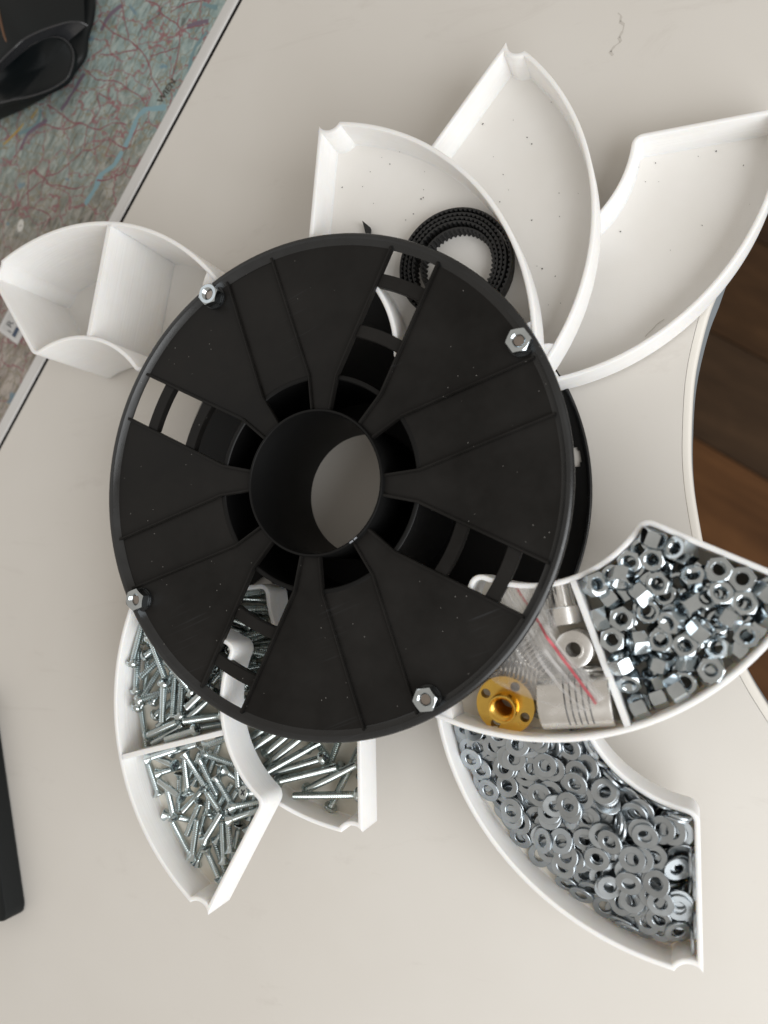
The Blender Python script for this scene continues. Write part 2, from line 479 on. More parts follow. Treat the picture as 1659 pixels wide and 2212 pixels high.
# fine pencil scribble on the desk, top right
sc = [(114.6, 200.7), (115.9, 198.8), (115.2, 196.6), (116.9, 194.6), (116.2, 192.0), (114.7, 189.8), (115.3, 187.6), (112.9, 186.4), (111.0, 184.4), (111.9, 182.3)]
m = MB()
for i in range(len(sc) - 1):
    a = Vector(sc[i]); b = Vector(sc[i + 1]); nn = (b - a).normalized(); nn = Vector((-nn[1], nn[0])) * (.28 + .22 * (i % 3))
    m.add([(a[0] - nn[0], a[1] - nn[1], 25.04), (b[0] - nn[0] * .5, b[1] - nn[1] * .5, 25.04), (b[0] + nn[0], b[1] + nn[1], 25.04), (a[0] + nn[0], a[1] + nn[1], 25.04)], [(0, 1, 2, 3)])
new_obj('pencil_mark', m.mesh('pencil_mark'), M_INK, desk)

# ------------------------------------------------------------------ map table at the left
side = thing('map_table', 'second table with a road map under its surface, left of the dark seam', 'table', (0, 0, -25))
def along(s, d): q = gB + sd * s + sn * d; return (q[0], q[1])
LN = 620
new_obj('table_top', MB().prism([along(LN, -9.5), along(-400, -9.5), along(-400, -600), along(LN, -600)], 0, 24.3).mesh('table_top'), M_BAND, side)
# edging strip with a rounded shoulder towards the seam
prof = [(-9.5, 0), (-9.5, 24.75), (-5.6, 24.85), (-4.2, 24.7), (-3.5, 24.3), (-3.1, 23.6), (-3.0, 22), (-3.0, 0)]
vs = [(*along(LN, d_), z_) for d_, z_ in prof] + [(*along(-400, d_), z_) for d_, z_ in prof]; k8 = len(prof)
m = MB(); m.add(vs, [(i, (i + 1) % k8, k8 + (i + 1) % k8, k8 + i) for i in range(k8)]); new_obj('edge_strip', m.mesh('edge_strip', True, 50), M_ALU2, side)
new_obj('seam_filler', MB().prism([along(LN, -3.0), along(-400, -3.0), along(-400, 0), along(LN, 0)], 0, 23.9).mesh('seam_filler'), M_GAP, side)

M_MAP, t, p = mat('map_print', (.3, .33, .3), .6, 0, .2)
ov = objvec(t)
big = noise_n(t, 16.0, 3, .5, ov); mid = noise_n(t, 1.0, 5, .62, dirvec(t, 1.0, 95, 210), .7); hill = noise_n(t, 1.0, 4, .6, dirvec(t, 1.05, 170, 480), .8)
sep = N(t, 'ShaderNodeSeparateXYZ'); t.links.new(ov, sep.inputs[0])
gx = N(t, 'ShaderNodeMath', operation='MULTIPLY_ADD'); gx.inputs[1].default_value = 5.0; gx.inputs[2].default_value = -.1; t.links.new(sep.outputs['Y'], gx.inputs[0])
gm = N(t, 'ShaderNodeMath', operation='ADD'); gn = N(t, 'ShaderNodeMath', operation='MULTIPLY_ADD'); gn.inputs[1].default_value = 1.2; gn.inputs[2].default_value = -.95
t.links.new(big.outputs['Fac'], gn.inputs[0]); t.links.new(gx.outputs[0], gm.inputs[0]); t.links.new(gn.outputs[0], gm.inputs[1])
base = ramp(t, gm.outputs[0], [(.15, (.37, .275, .235)), (.45, (.26, .28, .25)), (.72, (.27, .39, .395))]).outputs['Color']
hl = ramp(t, mid.outputs['Fac'], [(.36, (.13, .145, .125)), (.50, (.27, .30, .285)), (.62, (.46, .46, .42))]).outputs['Color']
c = mixc(t, .5, base, hl)
c = mixc(t, ramp(t, hill.outputs['Fac'], [(.5, (0, 0, 0)), (.66, (.5, .5, .5))]).outputs['Color'], c, (.10, .11, .09))
# little illegible place-name dashes running up the sheet
lv = dirvec(t, 1.0, 85, 620); ln = noise_n(t, 1.0, 1, .4, lv)
lab = ramp(t, ln.outputs['Fac'], [(.64, (0, 0, 0)), (.68, (.7, .7, .7))]).outputs['Color']
c = mixc(t, lab, c, (.07, .07, .06))
# minor roads
def roads(scale, w, col, c, dist):
    wv = N(t, 'ShaderNodeVectorMath', operation='MULTIPLY_ADD'); dn = noise_n(t, scale * 1.6, 3, .6, ov)
    wv.inputs[1].default_value = (dist,) * 3; t.links.new(dn.outputs['Color'], wv.inputs[0]); t.links.new(ov, wv.inputs[2])
    vo = N(t, 'ShaderNodeTexVoronoi', feature='DISTANCE_TO_EDGE', Scale=scale, Randomness=1.0); t.links.new(wv.outputs[0], vo.inputs['Vector'])
    return mixc(t, ramp(t, vo.outputs['Distance'], [(0, (1, 1, 1)), (w, (.8, .8, .8)), (w * 1.7, (0, 0, 0))]).outputs['Color'], c, col)
c = roads(120.0, .022, (.24, .21, .15), c, .006)
c = roads(58.0, .016, (.26, .125, .135), c, .014)
bl = noise_n(t, 75.0, 2, .5, ov, .5)
c = mixc(t, ramp(t, bl.outputs['Fac'], [(.68, (0, 0, 0)), (.73, (.7, .7, .7))]).outputs['Color'], c, (.12, .22, .29))
t.links.new(c, p.inputs['Base Color'])
mp = thing('road_map', 'printed road map sheet with red roads, blue lakes and the name WIEN', 'map', (0, 0, -0.7))
new_obj('map_sheet', MB().prism([along(LN - 5, -9.6), along(-390, -9.6), along(-390, -560), along(LN - 5, -560)], 0.02, .35).mesh('map_sheet'), M_MAP, mp)
def ribbon(lines, w, z, taper=True, wob=.5):
    m = MB()
    for L in lines:
        P = smooth_line(L, 5) if len(L) > 2 else [tuple(L[0]), tuple((Vector(L[0]) + Vector(L[1])) / 2), tuple(L[1])]
        P = [(x + wob * (noise.noise(Vector((x * .35, y * .35, 3)))), y + wob * noise.noise(Vector((x * .35, y * .35, 9)))) for x, y in P]
        A = []; Bq = []
        for i, q in enumerate(P):
            a = Vector(P[max(i - 1, 0)]); b = Vector(P[min(i + 1, len(P) - 1)]); tt = (b - a)
            if tt.length < 1e-6: tt = Vector((1, 0))
            tt.normalize(); ww = w / 2 * (1 + .5 * noise.noise(Vector((q[0] * .2, q[1] * .2, 1))))
            A.append((q[0] - tt[1] * ww, q[1] + tt[0] * ww, z)); Bq.append((q[0] + tt[1] * ww, q[1] - tt[0] * ww, z))
        k = len(P); m.add(A + Bq, [(i, i + 1, k + i + 1, k + i) for i in range(k - 1)])
    return m
ROADS = [[[-130.2, 273.8], [-122.0, 268.9], [-118.8, 262.8], [-109.7, 255.1], [-106.2, 250.7], [-102.8, 250.7], [-89.3, 249.8]], [[-107.7, 251.1], [-107.4, 241.6], [-111.0, 226.9], [-111.4, 222.7]], [[-141.0, 254.4], [-134.6, 248.4], [-129.3, 241.8], [-125.6, 233.9], [-124.9, 229.4], [-120.7, 222.3], [-116.6, 215.3]], [[-159.8, 250.2], [-151.2, 248.1], [-140.8, 247.3], [-134.6, 247.1], [-137.8, 251.0]], [[-168.1, 243.2], [-161.4, 236.2], [-148.6, 232.3], [-140.1, 225.9], [-131.7, 219.6], [-128.6, 215.0]], [[-126.3, 241.0], [-113.3, 241.3], [-107.4, 241.6]], [[-196.3, 229.6], [-188.2, 223.7], [-177.9, 215.1], [-171.3, 213.3], [-164.7, 209.2], [-158.3, 206.9], [-149.9, 208.7], [-140.5, 205.8]], [[-169.7, 197.2], [-162.1, 196.2], [-152.8, 200.0], [-143.2, 193.7], [-138.1, 193.1], [-136.2, 197.9], [-132.3, 204.9]], [[-222.6, 199.0], [-213.7, 208.4], [-204.7, 213.0], [-198.1, 218.1], [-184.4, 212.4], [-171.3, 213.3]], [[-195.7, 187.4], [-186.7, 187.6], [-179.2, 191.5], [-169.7, 197.2], [-168.3, 202.8], [-166.9, 210.5]], [[-207.4, 171.4], [-207.2, 192.4], [-195.6, 185.6], [-193.2, 182.0], [-183.1, 179.3], [-174.3, 175.9], [-167.8, 176.9]], [[-207.4, 171.4], [-199.3, 168.2], [-191.3, 163.2], [-196.5, 156.0]], [[-228.4, 173.1], [-217.8, 173.2], [-207.8, 180.6], [-195.6, 185.6]], [[-160.5, 270.3], [-151.7, 261.7], [-141.0, 254.4], [-143.4, 265.8], [-145.9, 278.1]], [[-152.5, 222.5], [-161.1, 228.1], [-158.7, 218.6], [-165.9, 211.2]], [[-113.8, 262.3], [-104.1, 264.9], [-91.5, 263.2]], [[-137.9, 187.0], [-140.7, 179.7], [-151.0, 177.3], [-159.4, 178.0]], [[-128.8, 260.2], [-121.8, 262.7], [-118.8, 262.8]]]
RIV = [[[-115.0, 209.8], [-121.4, 210.8], [-128.5, 211.5], [-132.4, 209.3], [-135.4, 204.7], [-137.7, 199.1], [-141.1, 193.7]], [[-143.1, 191.5], [-148.1, 184.6], [-156.3, 180.9], [-160.3, 173.8], [-166.9, 166.2]], [[-93.4, 262.0], [-85.8, 257.8], [-84.1, 257.3]]]
RIV2 = [[[-90.2, 245.7], [-98.6, 236.8], [-102.1, 223.1], [-109.7, 214.6]], [[-200.8, 227.8], [-203.8, 219.3], [-216.4, 216.4]]]
PUR = [[[-186.0, 223.7], [-176.5, 234.3], [-170.2, 241.9]], [[-102.8, 251.6], [-97.0, 251.8], [-89.5, 251.4]], [[-214.8, 206.7], [-209.4, 214.9], [-195.9, 220.3]], [[-145.8, 275.4], [-154.1, 271.3], [-159.2, 264.5]]]
YEL = [[[-227.9, 212.2], [-218.8, 217.8], [-213.2, 222.2]], [[-207.5, 223.8], [-203.1, 228.4]]]
for nm, lines, w, col, z in (('printed_lake', RIV[:2], 3.0, (.21, .335, .38), .36), ('printed_river', RIV2 + RIV[2:], 2.0, (.16, .25, .27), .365), ('printed_boundary', PUR, 2.4, (.165, .125, .165), .37), ('printed_highway', YEL, 1.2, (.42, .28, .07), .375), ('printed_road', ROADS, .62, (.23, .085, .10), .38)):
    mm, _, _ = mat(nm, col, .6, 0, .2)
    for q_, one in enumerate(lines): new_obj(nm, ribbon([one], w, z + .003 * q_).mesh(nm), mm, mp)
def text_mesh(name, body, size, loc, rot, m, parent, ext=0.02, bold=0.0):
    cu = bpy.data.curves.new(name, 'FONT'); cu.body = body; cu.size = size * S; cu.align_x = 'CENTER'; cu.align_y = 'CENTER'; cu.offset = bold * S
    tmp = bpy.data.objects.new(name, cu); COL.objects.link(tmp)
    dg = bpy.context.evaluated_depsgraph_get(); me = bpy.data.meshes.new_from_object(tmp.evaluated_get(dg)); bpy.data.objects.remove(tmp)
    o = new_obj(name, me, m, parent); o.location = Vector(loc) * S; o.rotation_euler = (0, 0, rot); return o
M_TXT, _, _ = mat('map_lettering', (.05, .045, .035), .6)
text_mesh('map_lettering', 'WIEN', 5.4, (-114.6, 218.8, .42), math.atan2(7.5, 6.7), M_TXT, mp, bold=.2)
# white route marker with a 1
M_WHT, _, _ = mat('white_print', (.62, .61, .58), .5)
mk = MB(); mk.add([(2.4 * math.cos(a * math.pi / 12), 3.7 * math.sin(a * math.pi / 12), 0) for a in range(24)], [tuple(range(24))])
o = new_obj('route_marker', mk.mesh('route_marker'), M_WHT, mp); o.location = (-212.7 * S, 161.4 * S, .41 * S); o.rotation_euler = (0, 0, -.15)
text_mesh('marker_number', 'I', 2.6, (-212.6, 161.4, .43), math.radians(90), M_TXT, mp, bold=.06)

# white card with blue lettering, half under the bin
card = thing('white_card', 'white card with dark letters and a blue block under the white bin', 'card', (-217.2, 108, -0.33), math.atan2(-9.2, 13.8))
M_CARD, _, _ = mat('card_white', (.60, .60, .60), .4); M_CARD2, _, _ = mat('card_inner', (.53, .53, .53), .4); M_BLUE, _, _ = mat('card_blue', (.035, .06, .11), .5); M_LET, _, _ = mat('card_lettering', (.06, .065, .07), .5)
# local x runs along the lower edge of the card, local y up its side
new_obj('card_sheet', MB().prism([(-4.2, -9.8), (13.5, -9.8), (13.5, 26), (-4.2, 26)], 0, .7).mesh('card_sheet'), M_CARD, card)
new_obj('card_panel', MB().prism([(-2.2, -7.6), (11.2, -7.6), (11.2, 22), (-2.2, 22)], .7, .74).mesh('card_panel'), M_CARD2, card)
cardinv = card.matrix_basis.copy()
def cl(x, y):
    a = math.atan2(-9.2, 13.8); dx, dy = x + 217.2, y - 108
    return rot2((dx, dy), -a)
q = cl(-213.9, 99.6); new_obj('blue_block', MB().prism([(q[0] - .3, q[1] - 2.2), (q[0] + 2.6, q[1] - 2.2), (q[0] + 2.6, q[1] + 3.4), (q[0] - .3, q[1] + 3.4)], .74, .78).mesh('blue_block'), M_BLUE, card)
q = cl(-217.0, 100.3); text_mesh('card_letter', 'I', 4.2, (q[0], q[1], .79), math.radians(90), M_LET, card, bold=.08)
q = cl(-216.9, 104.6); text_mesh('card_letter', 'R', 6.4, (q[0], q[1], .79), math.radians(90), M_LET, card, bold=.05)

# ------------------------------------------------------------------ black things at the left border
M_BOX = black_plastic('black_housing', (.010, .0115, .012), .42, False)
M_GLO, _, _ = mat('black_gloss', (.004, .006, .007), .3, 0, .25)
M_GUN, _, _ = mat('grey_gloss_trim', (.03, .031, .034), .25, 0, .6)
def rounded_poly(P, r, n=5):
    out = []
    for i, q in enumerate(P):
        a = Vector(P[i - 1]); b = Vector(q); c = Vector(P[(i + 1) % len(P)])
        u = (a - b).normalized(); w = (c - b).normalized()
        p0 = b + u * r; p1 = b + w * r
        for k in range(n + 1):
            s = k / n; out.append(tuple(p0 * (1 - s) ** 2 + b * 2 * s * (1 - s) + p1 * s * s))
    return out
def bev_prism(P, z0, z1, b):
    c = sum((Vector(q) for q in P), Vector((0, 0))) / len(P)
    def ins(o): return [tuple(Vector(q) + (c - Vector(q)).normalized() * o) for q in P]
    m = MB(); m.loops([[(x, y, z0) for x, y in ins(b)], [(x, y, z0 + b) for x, y in P], [(x, y, z1 - b) for x, y in P], [(x, y, z1 - b * .3) for x, y in ins(b * .3)], [(x, y, z1) for x, y in ins(b)]])
    return m
kb = thing('black_case', 'flat black case with a rounded corner at the left border', 'case', (0, 0, 0))
KP = rounded_poly([(-190.6, -209.6), (-193.5, -95), (-330, -90), (-330, -222)][::-1], 5.5)
KP = rounded_poly([(-330, -230), (-190.0, -211.0), (-218.5, -96), (-340, -120)], 5.5)
new_obj('case_body', bev_prism(KP, 0.0, 13.5, 1.4).mesh('case_body', True, 35), M_BOX, kb)
IP = rounded_poly([(-322, -219), (-201.5, -202.5), (-226, -104), (-332, -126)], 4)
new_obj('case_panel', bev_prism(IP, 13.5, 14.6, .5).mesh('case_panel', True, 35), M_BLKIN, kb)

tl = thing('black_device', 'black rounded device with a glossy oval window on the map', 'device', (-200, 262, 0))
OUT = [(37.8, 40), (38.4, 20), (37.6, 8), (34.5, -1.5), (33.5, -12), (29, -18), (17.5, -26), (1, -31.5), (-16, -35), (-32, -37), (-60, -36), (-60, 60), (30, 60)]
OUTs = smooth_line(OUT[:10], 4) + OUT[10:]
cx = Vector((-12, 12))
def sc_loop(f, z, dx=0, dy=0): return [(cx[0] + (x - cx[0]) * f + dx, cx[1] + (y - cx[1]) * f + dy, z) for x, y in OUTs]
def topz(x): return max(5.5, min(14.0, 12.0 - (x + 5) * .16))
def bl(f, g): return [(x, y, g * topz(x)) for x, y, _ in sc_loop(f, 0)]
m = MB(); m.loops([[(x, y, .4) for x, y, _ in sc_loop(.95, 0)], bl(.99, .25), bl(1.0, .5), bl(.99, .75), bl(.965, .92), bl(.92, 1.0), bl(.6, 1.02)])
new_obj('housing', m.mesh('housing', True, 40), M_BOX, tl)
def low(P, z0, zs): return [(x - .91 * (z0 - z), y + .83 * (z0 - z), z) for (x, y), z in zip(P, zs)]
UP = low([[-14, -24], [2.0, -15.0], [9.6, -11.0], [20.8, -8.9], [31.9, -8.3], [40.6, -8.4], [48.0, -10.4], [52.8, -13.1]], 24, [24, 24, 22.5, 20.5, 17.5, 14.5, 11.5, 8.5])
LW = low([[-24, -25.5], [-2.5, -14.2], [6.1, -10.0], [15.7, -7.9], [21.2, -7.8], [25.7, -8.6], [30.3, -10.7], [33.5, -13.4]], 17, [17, 17, 16, 14.5, 13, 11, 9, 7.5])
def s3(P, n=6):
    out = []
    for i in range(len(P) - 1):
        p0, p1, p2, p3 = (Vector(P[max(i - 1, 0)]), Vector(P[i]), Vector(P[i + 1]), Vector(P[min(i + 2, len(P) - 1)]))
        for k in range(n):
            u = k / n; out.append(tuple(.5 * ((2 * p1) + (p2 - p0) * u + (2 * p0 - 5 * p1 + 4 * p2 - p3) * u * u + (3 * p1 - p0 - 3 * p2 + p3) * u ** 3)))
    out.append(tuple(P[-1])); return out
US, LS = s3(UP), s3(LW)
n_ = len(US); back_ = [(-60 + 97 * i / (n_ - 1), 60, US[i][2] + 3) for i in range(n_)]
rows = [LS, US, [(x - .6, y + 2.0, z + 1.2) for x, y, z in US], [tuple(Vector(US[i]) * .5 + Vector(back_[i]) * .5 + Vector((0, 0, 2))) for i in range(n_)], back_]
m = MB(); vs = [q for r_ in rows for q in r_]
m.add(vs, [(a * n_ + i, a * n_ + i + 1, (a + 1) * n_ + i + 1, (a + 1) * n_ + i) for a in range(1, 4) for i in range(n_ - 1)])
new_obj('upper_shell', m.mesh('upper_shell', True, 50), M_BOX, tl)
m = MB(); m.add(LS + US, [(i, i + 1, n_ + i + 1, n_ + i) for i in range(n_ - 1)]); new_obj('gloss_band', m.mesh('gloss_band', True), M_GUN, tl)
m = MB(); m.tube([(x, y, z - .3) for x, y, z in US], .55, 8); new_obj('trim_ridge', m.mesh('trim_ridge', True), M_GUN, tl)
LP = low([[-4.7, -13.0], [4.1, -9.1], [13.7, -6.8], [19.2, -6.5], [23.8, -7.3], [28.3, -9.4], [31.6, -12.1], [34.6, -16.2], [35.9, -20.2], [35.8, -24.6], [34.5, -29.0], [32.0, -32.8], [26.7, -35.3], [17.7, -36.9], [6.3, -37.3], [-5.4, -36.5], [-20.0, -35.1], [-26, -25]], 15, [15, 15, 14.3, 13.3, 12.3, 11.3, 10.3, 9.6, 9.2, 9, 9, 9.3, 10, 11.5, 13, 14.5, 15, 15])
LPs = s3(LP + [LP[0]], 4)[:-1]
cc = sum((Vector(q) for q in LPs), Vector()) / len(LPs)
def lp(f, dz): return [tuple(cc + (Vector(q) - cc) * f + Vector((0, 0, dz))) for q in LPs]
m = MB(); m.loops([lp(1.0, -3), lp(1.0, 0), lp(.97, .5), lp(.9, .2), lp(.6, -.4), lp(.1, -.6)]); new_obj('oval_window', m.mesh('oval_window', True, 60), M_GLO, tl)
m = MB(); m.tube(LPs + [LPs[0]], .5, 8, False); new_obj('window_rim', m.mesh('window_rim', True), M_GUN, tl)
M_CP, _, _ = mat('copper_strip', (.16, .085, .05), .4, .5)
m = MB(); m.tube(s3([(-7.2, 10.3, 25.8), (-4.3, 0.1, 25.8), (-2.1, -7.2, 25.4), (-0.3, -11.4, 24.6)], 5), .7, 8); new_obj('copper_strip', m.mesh('copper_strip', True), M_CP, tl)

# ------------------------------------------------------------------ the spool
spool = thing('cable_spool', 'large black plastic filament spool standing flat on the white desk', 'spool', (0, 0, 0), math.radians(0))
Z_P, Z_R = 52.0, 54.0            # panel top, rim / rib top
SLOT0, CH0 = 64.3, 19.1
# rim
m = MB(); m.lathe([(98.6, 50.9), (100, 51.4), (100.05, 52.7), (99.7, 53.4), (98.9, 53.95), (98.2, 54.05), (97.4, 53.9), (95.5, Z_P + .05), (95.0, 51.8), (95.2, 51.2)], 160); new_obj('rim', m.mesh('rim', True, 28), M_BLKG, spool)
# wedge panels: from one side of a slot to the side of the neighbouring channel
def side_pts(cdeg, sgn, off_o, off_i, rs=(28.9, 43.0, 95.6), bend=None):
    """points on the line parallel to the radius cdeg, sideways by off, at the radii rs"""
    c = math.radians(cdeg); out = []
    for k, r in enumerate(rs):
        off = off_i if k == 0 else off_o
        x = math.sqrt(r * r - off * off)
        out.append(rot2((x, sgn * off), c))
    return out
def bevel_me(me, w=.28):
    bm = bmesh.new(); bm.from_mesh(me)
    ed = [e for e in bm.edges if all(v.co.z > 51.95 * S for v in e.verts)]
    bmesh.ops.bevel(bm, geom=ed, offset=w * S, segments=2, affect='EDGES', clamp_overlap=True)
    bm.to_mesh(me); bm.free(); return me
SO, SI, CO, CI = 10.0, 6.6, 10.7, 7.4
def wedge(a_from, off_f, offi_f, a_to, off_t, offi_t, z0, z1):
    A = side_pts(a_from, 1, off_f, offi_f); B = side_pts(a_to, -1, off_t, offi_t)
    def an(p): return math.atan2(p[1], p[0])
    a1, b1 = an(A[2]), an(B[2])
    while b1 < a1: b1 += 2 * math.pi
    a0, b0 = an(A[0]), an(B[0])
    while b0 < a0: b0 += 2 * math.pi
    poly = A + arc(0, 0, 95.6, a1, b1, 10)[1:-1] + B[::-1] + arc(0, 0, 28.9, b0, a0, 5)[1:-1]
    return MB().prism(poly, z0, z1)
def rib_path(cdeg, sgn, off_o, off_i, w, z0, z1, rmax=96.2):
    P = side_pts(cdeg, sgn, off_o, off_i, (28.9, 43.0, rmax)); Q = side_pts(cdeg, sgn, off_o + w, off_i + w, (28.9, 43.6, rmax))
    return MB().prism(P + Q[::-1], z0, z1)
for k in range(4):
    s0 = SLOT0 + 90 * k; c0 = CH0 + 90 * k
    new_obj('wedge_panel', wedge(c0, CO, CI, s0, SO, SI, 51.35, Z_P).mesh('wedge_panel'), M_BLK, spool)
    new_obj('wedge_panel', wedge(s0, SO, SI, c0 + 90, CO, CI, 51.35, Z_P).mesh('wedge_panel'), M_BLK, spool)
    for sg in (1, -1):
        new_obj('rib', bevel_me(rib_path(s0, sg, SO - .1, SI - .1, 1.15, 50.6, Z_R - .6).mesh('rib')), M_BLK, spool)
        new_obj('rib', bevel_me(rib_path(c0, sg, CO - .1, CI - .1, 1.0, 50.6, Z_R - .8).mesh('rib')), M_BLK, spool)
    # recessed closed channel panel
    A = side_pts(c0, -1, CO - .12, CI, (30, 43.4, 95.4)); B = side_pts(c0, 1, CO - .12, CI, (30, 43.4, 95.4))
    an = lambda q: math.atan2(q[1], q[0])
    a1, b1 = an(A[2]), an(B[2]); a0, b0 = an(A[1]), an(B[1])
    if b1 < a1: b1 += 2 * math.pi
    if b0 < a0: b0 += 2 * math.pi
    new_obj('channel_panel', MB().prism([A[1]] + arc(0, 0, 95.4, a1, b1, 6) + [B[1]] + arc(0, 0, 43.4, b0, a0, 6)[1:-1], 51.3, 51.62).mesh('channel_panel'), M_BLK, spool)
    # curved cross bars of the open slot
    for r0, r1 in ((80.3, 85.6), (59.4, 64.4)):
        def ang(r, off): return math.asin(off / r)
        c = math.radians(s0)
        poly = arc(0, 0, r1, c - ang(r1, SO), c + ang(r1, SO), 8) + arc(0, 0, r0, c + ang(r0, SO), c - ang(r0, SO), 8)
        new_obj('cross_bar', bevel_me(MB().prism(poly, 49.0, Z_P + .05).mesh('cross_bar')), M_BLK, spool)
# barrel and centre tube
new_obj('barrel', MB().lathe([(43.6, 1.3), (43.6, 51.6), (43.2, 51.9), (42.0, 51.9), (41.6, 51.5), (41.6, 1.3)], 96).mesh('barrel', True, 40), M_BLKIN, spool)
new_obj('hub_tube', MB().lathe([(29.2, .3), (29.2, 54.2), (28.9, 54.6), (28.2, 54.6), (27.9, 54.2), (27.9, .3)], 96).mesh('hub_tube', True, 40), M_BLKIN, spool)
new_obj('core_floor', MB().lathe([(29.2, 1.4), (41.6, 1.4), (41.6, 2.4), (29.2, 2.4)], 64).mesh('core_floor'), M_BLKIN, spool)
# chipped light scratch marks on the tube edge
M_CHIP, _, _ = mat('scuffed_edge', (.25, .27, .30), .5)
m = MB()
for a0, a1 in ((-52.5, -49.6), (-57, -53.5)):
    m.lathe([(28.95, 54.62), (28.3, 54.66)], 6, closed=False, a0=a0, a1=a1)
new_obj('edge_scuff', m.mesh('edge_scuff'), M_CHIP, spool)
# bottom flange with openings
RR = [27.9, 43, 62, 66, 80, 84, 90.5, 92.9, 93.6, 95.9, 96.6, 98.5, 100]; AS = 360
def keep(ri, a):
    r0 = RR[ri]
    ac = (a + .5) % 360
    for c in (222, 312, 42, 132):
        d_ = (ac - c + 180) % 360 - 180
        if 62 <= r0 < 84 and abs(d_) * math.pi / 180 * (r0 + 8) < 8.5: return False
    for c in (7.4, 97.4, 187.4, 277.4):
        d_ = abs((ac - c + 180) % 360 - 180)
        if 93.6 <= r0 < 95.9 and d_ < 2.3: return False
        if (92.9 <= r0 < 93.6 or 95.9 <= r0 < 96.6) and d_ < 1.6: return False
    return True
bm = bmesh.new(); V = {}
def bv(i, a, z):
    a %= AS
    if (i, a, z) not in V: V[(i, a, z)] = bm.verts.new((RR[i] * S * math.cos(math.radians(a)), RR[i] * S * math.sin(math.radians(a)), z * S))
    return V[(i, a, z)]
K = {(i, a): keep(i, a) for i in range(len(RR) - 1) for a in range(AS)}
for (i, a), kq in K.items():
    if not kq: continue
    bm.faces.new((bv(i, a, 1.3), bv(i + 1, a, 1.3), bv(i + 1, a + 1, 1.3), bv(i, a + 1, 1.3)))
    bm.faces.new((bv(i, a + 1, .05), bv(i + 1, a + 1, .05), bv(i + 1, a, .05), bv(i, a, .05)))
    for (i2, a2, e) in ((i - 1, a, ((i, a), (i, a + 1))), (i + 1, a, ((i + 1, a + 1), (i + 1, a))), (i, (a + 1) % AS, ((i, a + 1), (i + 1, a + 1))), (i, (a - 1) % AS, ((i + 1, a), (i, a)))):
        if not K.get((i2, a2), False):
            (i_a, a_a), (i_b, a_b) = e
            bm.faces.new((bv(i_a, a_a, .05), bv(i_b, a_b, .05), bv(i_b, a_b, 1.3), bv(i_a, a_a, 1.3)))
bmesh.ops.recalc_face_normals(bm, faces=bm.faces)
me = bpy.data.meshes.new('bottom_flange'); bm.to_mesh(me); bm.free(); new_obj('bottom_flange', me, M_BLKIN, spool)
m = MB(); m.lathe([(98.6, 1.25), (98.6, 2.6), (99.2, 3.0), (99.8, 3.0), (100.2, 2.6), (100.2, 1.0), (99.9, .1)], 160, closed=False); new_obj('bottom_rim', m.mesh('bottom_rim', True, 50), M_BLKG, spool)

# the four hinge bolts: rod, nut on top
nutme = nut_mesh('nut', 8.2, 4.9, 4.5, 36)
nutme.materials.append(M_ZN)
for (ang_d, rz, ax, ay) in ((120, 12, -.9, -.7), (30, 4, .4, 0), (210, 20, 0, .6), (300, 8, -.6, .8)):
    a = math.radians(ang_d); x, y = 94.1 * math.cos(a) + ax, 94.1 * math.sin(a) + ay
    b = new_obj('bolt', MB().lathe([(0.01, 1.4), (2.3, 1.4), (2.3, 56.0), (1.9, 56.4), (.01, 56.4)], 20, closed=False).mesh('bolt', True, 40), M_BE, spool); b.location = (x * S, y * S, 0)
    n_ = new_obj('nut', nutme, None, spool); n_.location = (x * S, y * S, 55.5 * S); n_.rotation_euler = (.02, -.015, math.radians(rz))
    f = new_obj('nut_seat', MB().lathe([(.01, 52.02), (4.9, 52.02), (4.9, 53.05), (.01, 53.05)], 24, closed=False).mesh('nut_seat'), M_BLKG, spool); f.location = (x * S, y * S, 0)

# ------------------------------------------------------------------ the swinging white trays
TL = {
 'P1': ('swing_tray', 'empty white tray holding the toothed belt, uppermost of the three fanned out', 'tray'),
 'P2': ('swing_tray', 'empty white tray standing upright in the fan, middle of the three', 'tray'),
 'P3': ('swing_tray', 'empty white tray at the far right of the fan, lowest of the three', 'tray'),
 'A': ('swing_tray', 'white two-compartment tray with hex nuts, brass nut and zip bag', 'tray'),
 'B': ('swing_tray', 'deep white tray full of flat washers under the nut tray', 'tray'),
 'C': ('swing_tray', 'white two-compartment tray of short screws at the lower left', 'tray'),
 'D': ('swing_tray', 'white tray of long screws beneath the short screw tray', 'tray'),
 'E': ('swing_bin', 'tall empty white bin with one divider at the upper left', 'bin'),
}
TM = {}
for k in ('P1', 'P2', 'P3', 'A', 'B', 'C', 'D', 'E'):
    nm, lb, ct = TL[k]; piv, psi, dx, dy, z0, h, dv = TRAYS[k]
    Mx = tray_matrix(k); TM[k] = Mx
    r = thing(nm, lb, ct, tuple(Mx.translation), math.radians(psi), 'white trays swung out of the spool')

    new_obj('tray_wall', tray_shell(h).mesh('tray_wall', True, 42), M_PLA, r)
    fp = tray_loop(TR_T + .0)
    new_obj('tray_floor', MB().prism(fp, .9, 1.26).mesh('tray_floor'), M_CREAM if k in 'ABCD' else M_FLOORPLA, r)
    new_obj('hinge_boss', MB().prism(boss_poly(), 1.2, h - .25).mesh('hinge_boss'), M_PLA, r)
    if dv: new_obj('divider', MB().prism(divider_poly(dv), 1.2, h - .12).mesh('divider'), M_PLA, r)

